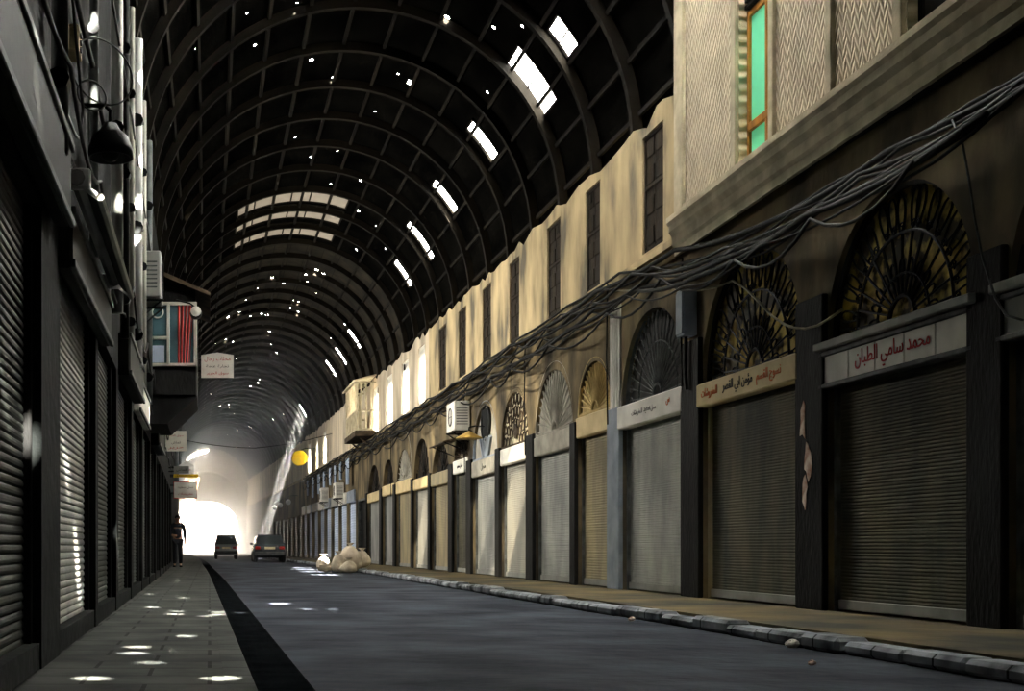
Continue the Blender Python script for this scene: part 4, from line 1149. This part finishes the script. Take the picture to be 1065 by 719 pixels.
# hanging signs
def hangsign(loc, w, h, label, face, lines, frame=None, peak=0.0, arm=.4):
    root = thing('hanging_sign', loc, label, 'sign')
    poly = [(-w / 2, 0), (w / 2, 0), (w / 2, h), (0, h + peak), (-w / 2, h)]
    MB().prism(poly, -.03, .03, 'Y').build('board', face, root)
    if frame:
        MB().tube([(p[0], -.005, p[1]) for p in poly], .028, 6, closed=True).build('frame', frame, root)
    for text, ww, hh, z, m in lines: lettering(text, ww, hh, m, root, (0, -.034, z), '-Y')
    MB().tube([(-w / 2 - arm, 0, h * .8), (-w / 2 + .02, 0, h * .8)], .018, 5).tube([(-w / 2 - arm, 0, h * .3), (-w / 2 + .02, 0, h * .3)], .018, 5).build('bracket', IRON, root)
    return root
hangsign((.15, 24.0, 4.03), .62, .43, 'white hanging sign with red lettering beside the oriel', WHITEBOARD,
         [('محلات رحال', .50, .10, .35, REDPAINT), ('تجارة عامة', .44, .07, .21, BLACKPAINT), ('سوق الحرير', .42, .07, .08, REDPAINT)], peak=.05, arm=.9)
hangsign((-.80, 30.0, 3.08), .50, .48, 'pale hanging sign with a red stripe below the oriel', WHITEBOARD,
         [('سوق الشام', .36, .07, .36, REDPAINT), ('قماش', .22, .08, .20, BLACKPAINT), ('حرير', .36, .06, .07, REDPAINT)], arm=.25)
hangsign((-.72, 40.0, 2.35), .72, .50, 'red framed white hanging sign nearest the bright arch', WHITE,
         [('محل سعيد', .5, .10, .33, BLACKPAINT), ('مفروشات', .48, .10, .12, REDPAINT)], frame=REDPAINT, arm=.3)
hangsign((-.70, 39.6, 2.98), .78, .10, 'yellow strip sign with lettering above the red framed sign', YELLOW, [('مفروشات دمشق', .66, .07, .05, BLACKPAINT)], arm=.3)
hangsign((-.70, 41.0, 3.16), .5, .30, 'white round-topped sign above the yellow strip', WHITE, [('محل', .3, .1, .15, REDPAINT)], peak=.12, arm=.3)
hangsign((-.80, 37.0, 2.95), .45, .22, 'small grey sign just left of the yellow strip', GREYBOARD, [('قماش', .3, .1, .11, BLACKPAINT)], arm=.2)

# ------------------------------------------------------------------ person standing with arms crossed by the left wall
def skinned(name, chains, m, parent, sub=2):
    """chains: list of lists of (point, radius); first chain is the trunk, others join by shared points"""
    vs, es, rs, key = [], [], [], {}
    def idx(p, r):
        k = tuple(round(c, 4) for c in p)
        if k not in key: key[k] = len(vs); vs.append(p); rs.append(r)
        return key[k]
    for ch in chains:
        ids = [idx(p, r) for p, r in ch]
        for a, b in zip(ids, ids[1:]): es.append((a, b))
    me = bpy.data.meshes.new(name); me.from_pydata(vs, es, [])
    o = bpy.data.objects.new(name, me); COL.objects.link(o); o.parent = parent
    sk = o.modifiers.new('skin', 'SKIN'); sk.use_smooth_shade = True
    if not me.skin_vertices: me.skin_vertices.new() if hasattr(me.skin_vertices, 'new') else None
    lay = me.skin_vertices[0].data
    for k, r in enumerate(rs):
        lay[k].radius = (r, r) if not isinstance(r, tuple) else r; lay[k].use_root = (k == 0)
    ss = o.modifiers.new('sub', 'SUBSURF'); ss.levels = sub; ss.render_levels = sub
    me.materials.append(m)
    return o
PY = 41.0
root = thing('person', (leftx(PY) + .33, PY, PAVE + .002), 'person in dark clothes standing by the left wall, arm folded at waist', 'person')
S_ = .96
def P(x, y, z): return (x * S_, y * S_, z * S_)
def hand(sgn, wrist, dirv, chains):
    w = Vector(wrist); d = Vector(dirv).normalized(); sd = Vector((0, 0, 1)) if abs(d.z) < .7 else Vector((1, 0, 0))
    palm = w + d * .07
    chains.append([(tuple(w), .028), (tuple(palm), .034)])
    for q in range(4):
        o = sd * (.024 - .016 * q); L = (.055, .065, .06, .045)[q]
        a = palm + o + d * .02; b = a + d * L * .5 + Vector((0, .006, 0)); c = b + d * L * .4 + Vector((0, .015, -.004))
        chains.append([(tuple(palm), .034), (tuple(a), .011), (tuple(b), .010), (tuple(c), .008)])
    t = w + d * .03 + sd * .03
    chains.append([(tuple(w), .028), (tuple(t), .013), (tuple(t + d * .03 + sd * .015), .010)])
ch = [[(P(0, 0, .98), .135), (P(0, 0, 1.14), .12), (P(0, 0, 1.34), .145), (P(0, .01, 1.46), .085), (P(0, -.005, 1.54), .055), (P(0, -.01, 1.60), .075), (P(0, -.01, 1.68), .092), (P(0, 0, 1.74), .075)]]
for e in (-1, 1):
    ch.append([(P(0, 0, .98), .135), (P(e * .09, 0, .90), .095), (P(e * .10, -.01, .50), .060), (P(e * .10, .02, .10), .042), (P(e * .11, -.06, .035), .036), (P(e * .12, -.17, .03), .030)])
hl = []
ch.append([(P(0, .01, 1.46), .085), (P(-.19, .01, 1.42), .062), (P(-.27, .03, 1.15), .045), (P(-.16, -.13, 1.06), .036)])
hand(-1, P(-.16, -.13, 1.06), (.9, -.3, .05), ch)
ch.append([(P(0, .01, 1.46), .085), (P(.19, .01, 1.42), .062), (P(.25, .03, 1.14), .045), (P(.24, -.05, .90), .034)])
hand(1, P(.24, -.05, .90), (0, -.2, -1), ch)
body = skinned('body', ch, SKIN, root)
skinned('jacket', [[(P(0, 0, .92), .165), (P(0, 0, 1.14), .14), (P(0, 0, 1.34), .165), (P(0, .01, 1.45), .10)],
                   [(P(0, .01, 1.45), .10), (P(-.19, .01, 1.42), .078), (P(-.27, .03, 1.15), .060), (P(-.175, -.11, 1.07), .050)],
                   [(P(0, .01, 1.45), .10), (P(.19, .01, 1.42), .078), (P(.25, .03, 1.14), .060), (P(.24, -.04, .95), .048)]], SHIRT, root)
skinned('trousers', [[(P(0, 0, .96), .150)] + [(P(e * .09, 0, .88), .108), (P(e * .10, -.01, .50), .078), (P(e * .10, .02, .09), .062)] for e in (-1, 1)], TROUSER, root)
for e in (-1, 1):
    MB().lathe([(.02, 0), (.05, 0), (.055, .03), (.045, .08), (.02, .10)], P(e * .11, 0, 0), 'Z', 12).bbox(e * .11 - .05, e * .11 + .05, -.22, .06, 0, .055, .02).build('shoe', IRON, root)
MB().grid(lambda u, v: (P(0, .012, 1.70)[0] + .098 * math.cos(2 * PI * u) * math.sin(PI * .58 * v), P(0, .018, 1.70)[1] + .112 * math.sin(2 * PI * u) * math.sin(PI * .58 * v), P(0, 0, 1.665)[2] + .115 * math.cos(PI * .58 * v) + (.025 if math.sin(2 * PI * u) < -.3 else -.02) * v), 20, 8).build('hair', HAIR, root, True)
for e in (-1, 1):
    MB().lathe([(.001, -.006), (.010, -.003), (.010, .003), (.001, .005)], P(e * .034, -.098, 1.675), 'Y', 8).build('eye', WHITE, root)
    MB().lathe([(.001, -.01), (.022, -.006), (.03, .0), (.02, .008)], P(e * .092, .0, 1.655), 'X', 8).build('ear', SKIN, root)
MB().prism([(-.016, -.025), (.016, -.025), (.007, .03), (-.007, .03)], -.125, -.085, 'Y').build('nose', SKIN, root).location = P(0, 0, 1.655)
MB().bbox(-.026, .026, -.100, -.085, -.006, .006, .003).build('mouth', mat('lips', (.30, .13, .10), (.25, .10, .08), 5), root).location = P(0, 0, 1.605)

# ------------------------------------------------------------------ haze, as dust hanging in the far street
for y0, y1, den, lab in ((53, 99.8, .0045, 'thin dusty haze filling the middle of the street'), (100, YE - .9, .06, 'dense bright haze in front of the far arch')):
    vm = bpy.data.materials.new('dust_haze'); vm.use_nodes = True
    nt = vm.node_tree; nt.nodes.clear()
    vo = nt.nodes.new('ShaderNodeOutputMaterial'); vs_ = nt.nodes.new('ShaderNodeVolumeScatter')
    vs_.inputs['Color'].default_value = (.88, .94, 1, 1); vs_.inputs['Density'].default_value = den; vs_.inputs['Anisotropy'].default_value = .1 if y0 < 99 else .6
    nt.links.new(vs_.outputs[0], vo.inputs['Volume'])
    hz = MB().quadbox(-4.6, 7.2, y0, y1, -.1, 11.4).build('dust_haze', vm); hz['kind'] = 'stuff'; hz['label'] = lab; hz['category'] = 'haze'

# sunbeam shaped as a denser haze volume below the far roof opening
t0, t1, y0, y1 = SKY[9]
vm = bpy.data.materials.new('sunbeam_volume'); vm.use_nodes = True
nt = vm.node_tree; nt.nodes.clear()
vo = nt.nodes.new('ShaderNodeOutputMaterial'); vs_ = nt.nodes.new('ShaderNodeVolumeScatter')
vs_.inputs['Color'].default_value = (.97, .97, 1, 1); vs_.inputs['Density'].default_value = .013; vs_.inputs['Anisotropy'].default_value = 0
nt.links.new(vs_.outputs[0], vo.inputs['Volume'])
mb = MB(); ring = []
for q in (.1, 8.6):
    for th, yy in ((t0, y0), (t1, y0), (t1, y1), (t0, y1)):
        p = vp(th, yy, VR - .08); p.x += bend(yy); p += Vector((-.3, 1.0, -1.1)) * q * (1 if q < 1 else (p.z - .1) / 1.1 / q)
        mb.v.append(tuple(p))
mb.f += [(0, 1, 2, 3), (7, 6, 5, 4)] + [(j, (j + 1) % 4, 4 + (j + 1) % 4, 4 + j) for j in range(4)]
hz = mb.build('sunbeam_volume', vm); hz['kind'] = 'stuff'; hz['label'] = 'slanting sunbeam shaped as denser haze under the far roof opening'; hz['category'] = 'haze'

# ------------------------------------------------------------------ light
w = bpy.data.worlds.new('sky'); scn.world = w; w.use_nodes = True
nt = w.node_tree; bg = nt.nodes['Background']
bg.inputs['Color'].default_value = (1.0, .95, .85, 1); bg.inputs['Strength'].default_value = 30.0
sl = bpy.data.lights.new('sun', 'SUN'); sl.energy = 260; sl.angle = math.radians(.53); sl.color = (1, .95, .84)
so = bpy.data.objects.new('sun', sl); COL.objects.link(so); so.rotation_euler = SUN.to_track_quat('-Z', 'Y').to_euler()
def portal(c, n, sx, sy, up='Y'):
    l = bpy.data.lights.new('portal', 'AREA'); l.shape = 'RECTANGLE'; l.size = sx; l.size_y = sy
    l.cycles.is_portal = True
    o = bpy.data.objects.new('daylight_portal', l); COL.objects.link(o); o.location = c
    o.rotation_euler = Vector(n).to_track_quat('-Z', up).to_euler()
for p in TORN:
    th = (p[0] + p[1]) / 2; ym = (p[2] + p[3]) / 2; c = vp(th, ym, VR + .1)
    nrm = Vector((-math.cos(math.radians(th)), 0, -math.sin(math.radians(th))))
    portal(c, nrm, VR * math.radians(p[1] - p[0]) + .1, p[3] - p[2] + .1)
for a, b in LWIN:
    ym = (a + b) / 2; portal((leftx(ym) - .25 + bend(ym), ym, 5.7), (1, 0, 0), b - a, 2.4, 'Z')
# added narrow lamps that cast diagonal bands on the shutters, standing for reflected sun
for c0, c1, en in ((27.37, 28.9, 17.0), (30.35, 31.9, 12.0), (38.15, 39.6, 16.0)):
    l = bpy.data.lights.new('added_band_lamp', 'AREA'); l.shape = 'RECTANGLE'; l.size = 3.2; l.size_y = .749 * (c1 - c0); l.spread = math.radians(.7)
    l.energy = en; l.color = (1, .88, .66)
    d = Vector((.85, 1.0, -1.13)).normalized(); ux = (Vector((1, 0, 0)) - d.x * d).normalized(); uz = -d; uy = uz.cross(ux)
    o = bpy.data.objects.new('added_band_lamp', l); COL.objects.link(o)
    zz = 1.9; yy = (c0 + c1) / 2 - .885 * zz
    from mathutils import Matrix
    o.matrix_world = Matrix.Translation(Vector((6.49 + bend(yy), yy, zz)) - d * 11.6) @ Matrix((ux, uy, uz)).transposed().to_4x4()
cxe = 2.2 + bend(YE)
portal((cxe, YE + .1, 2.75), (0, -1, 0), 6.7, 5.6, 'Z')

# ------------------------------------------------------------------ camera: level, looking along the street, shifted
cd = bpy.data.cameras.new('camera'); cam = bpy.data.objects.new('camera', cd); COL.objects.link(cam)
cd.sensor_fit = 'HORIZONTAL'; cd.sensor_width = 36.0; cd.lens = 36.0 * 1300 / 1065
cd.shift_x = (532.5 - 218) / 1065; cd.shift_y = (569 - 359.5) / 1065
cd.clip_start = .05; cd.clip_end = 400
cam.location = (0, 0, EYE); cam.rotation_euler = (PI / 2, 0, 0)
scn.camera = cam
vs = scn.view_settings
scn.display_settings.display_device = 'sRGB'
vs.view_transform = 'Standard'; vs.look = 'None'; vs.gamma = 1.0; vs.use_curve_mapping = False
vs.exposure = 1.0
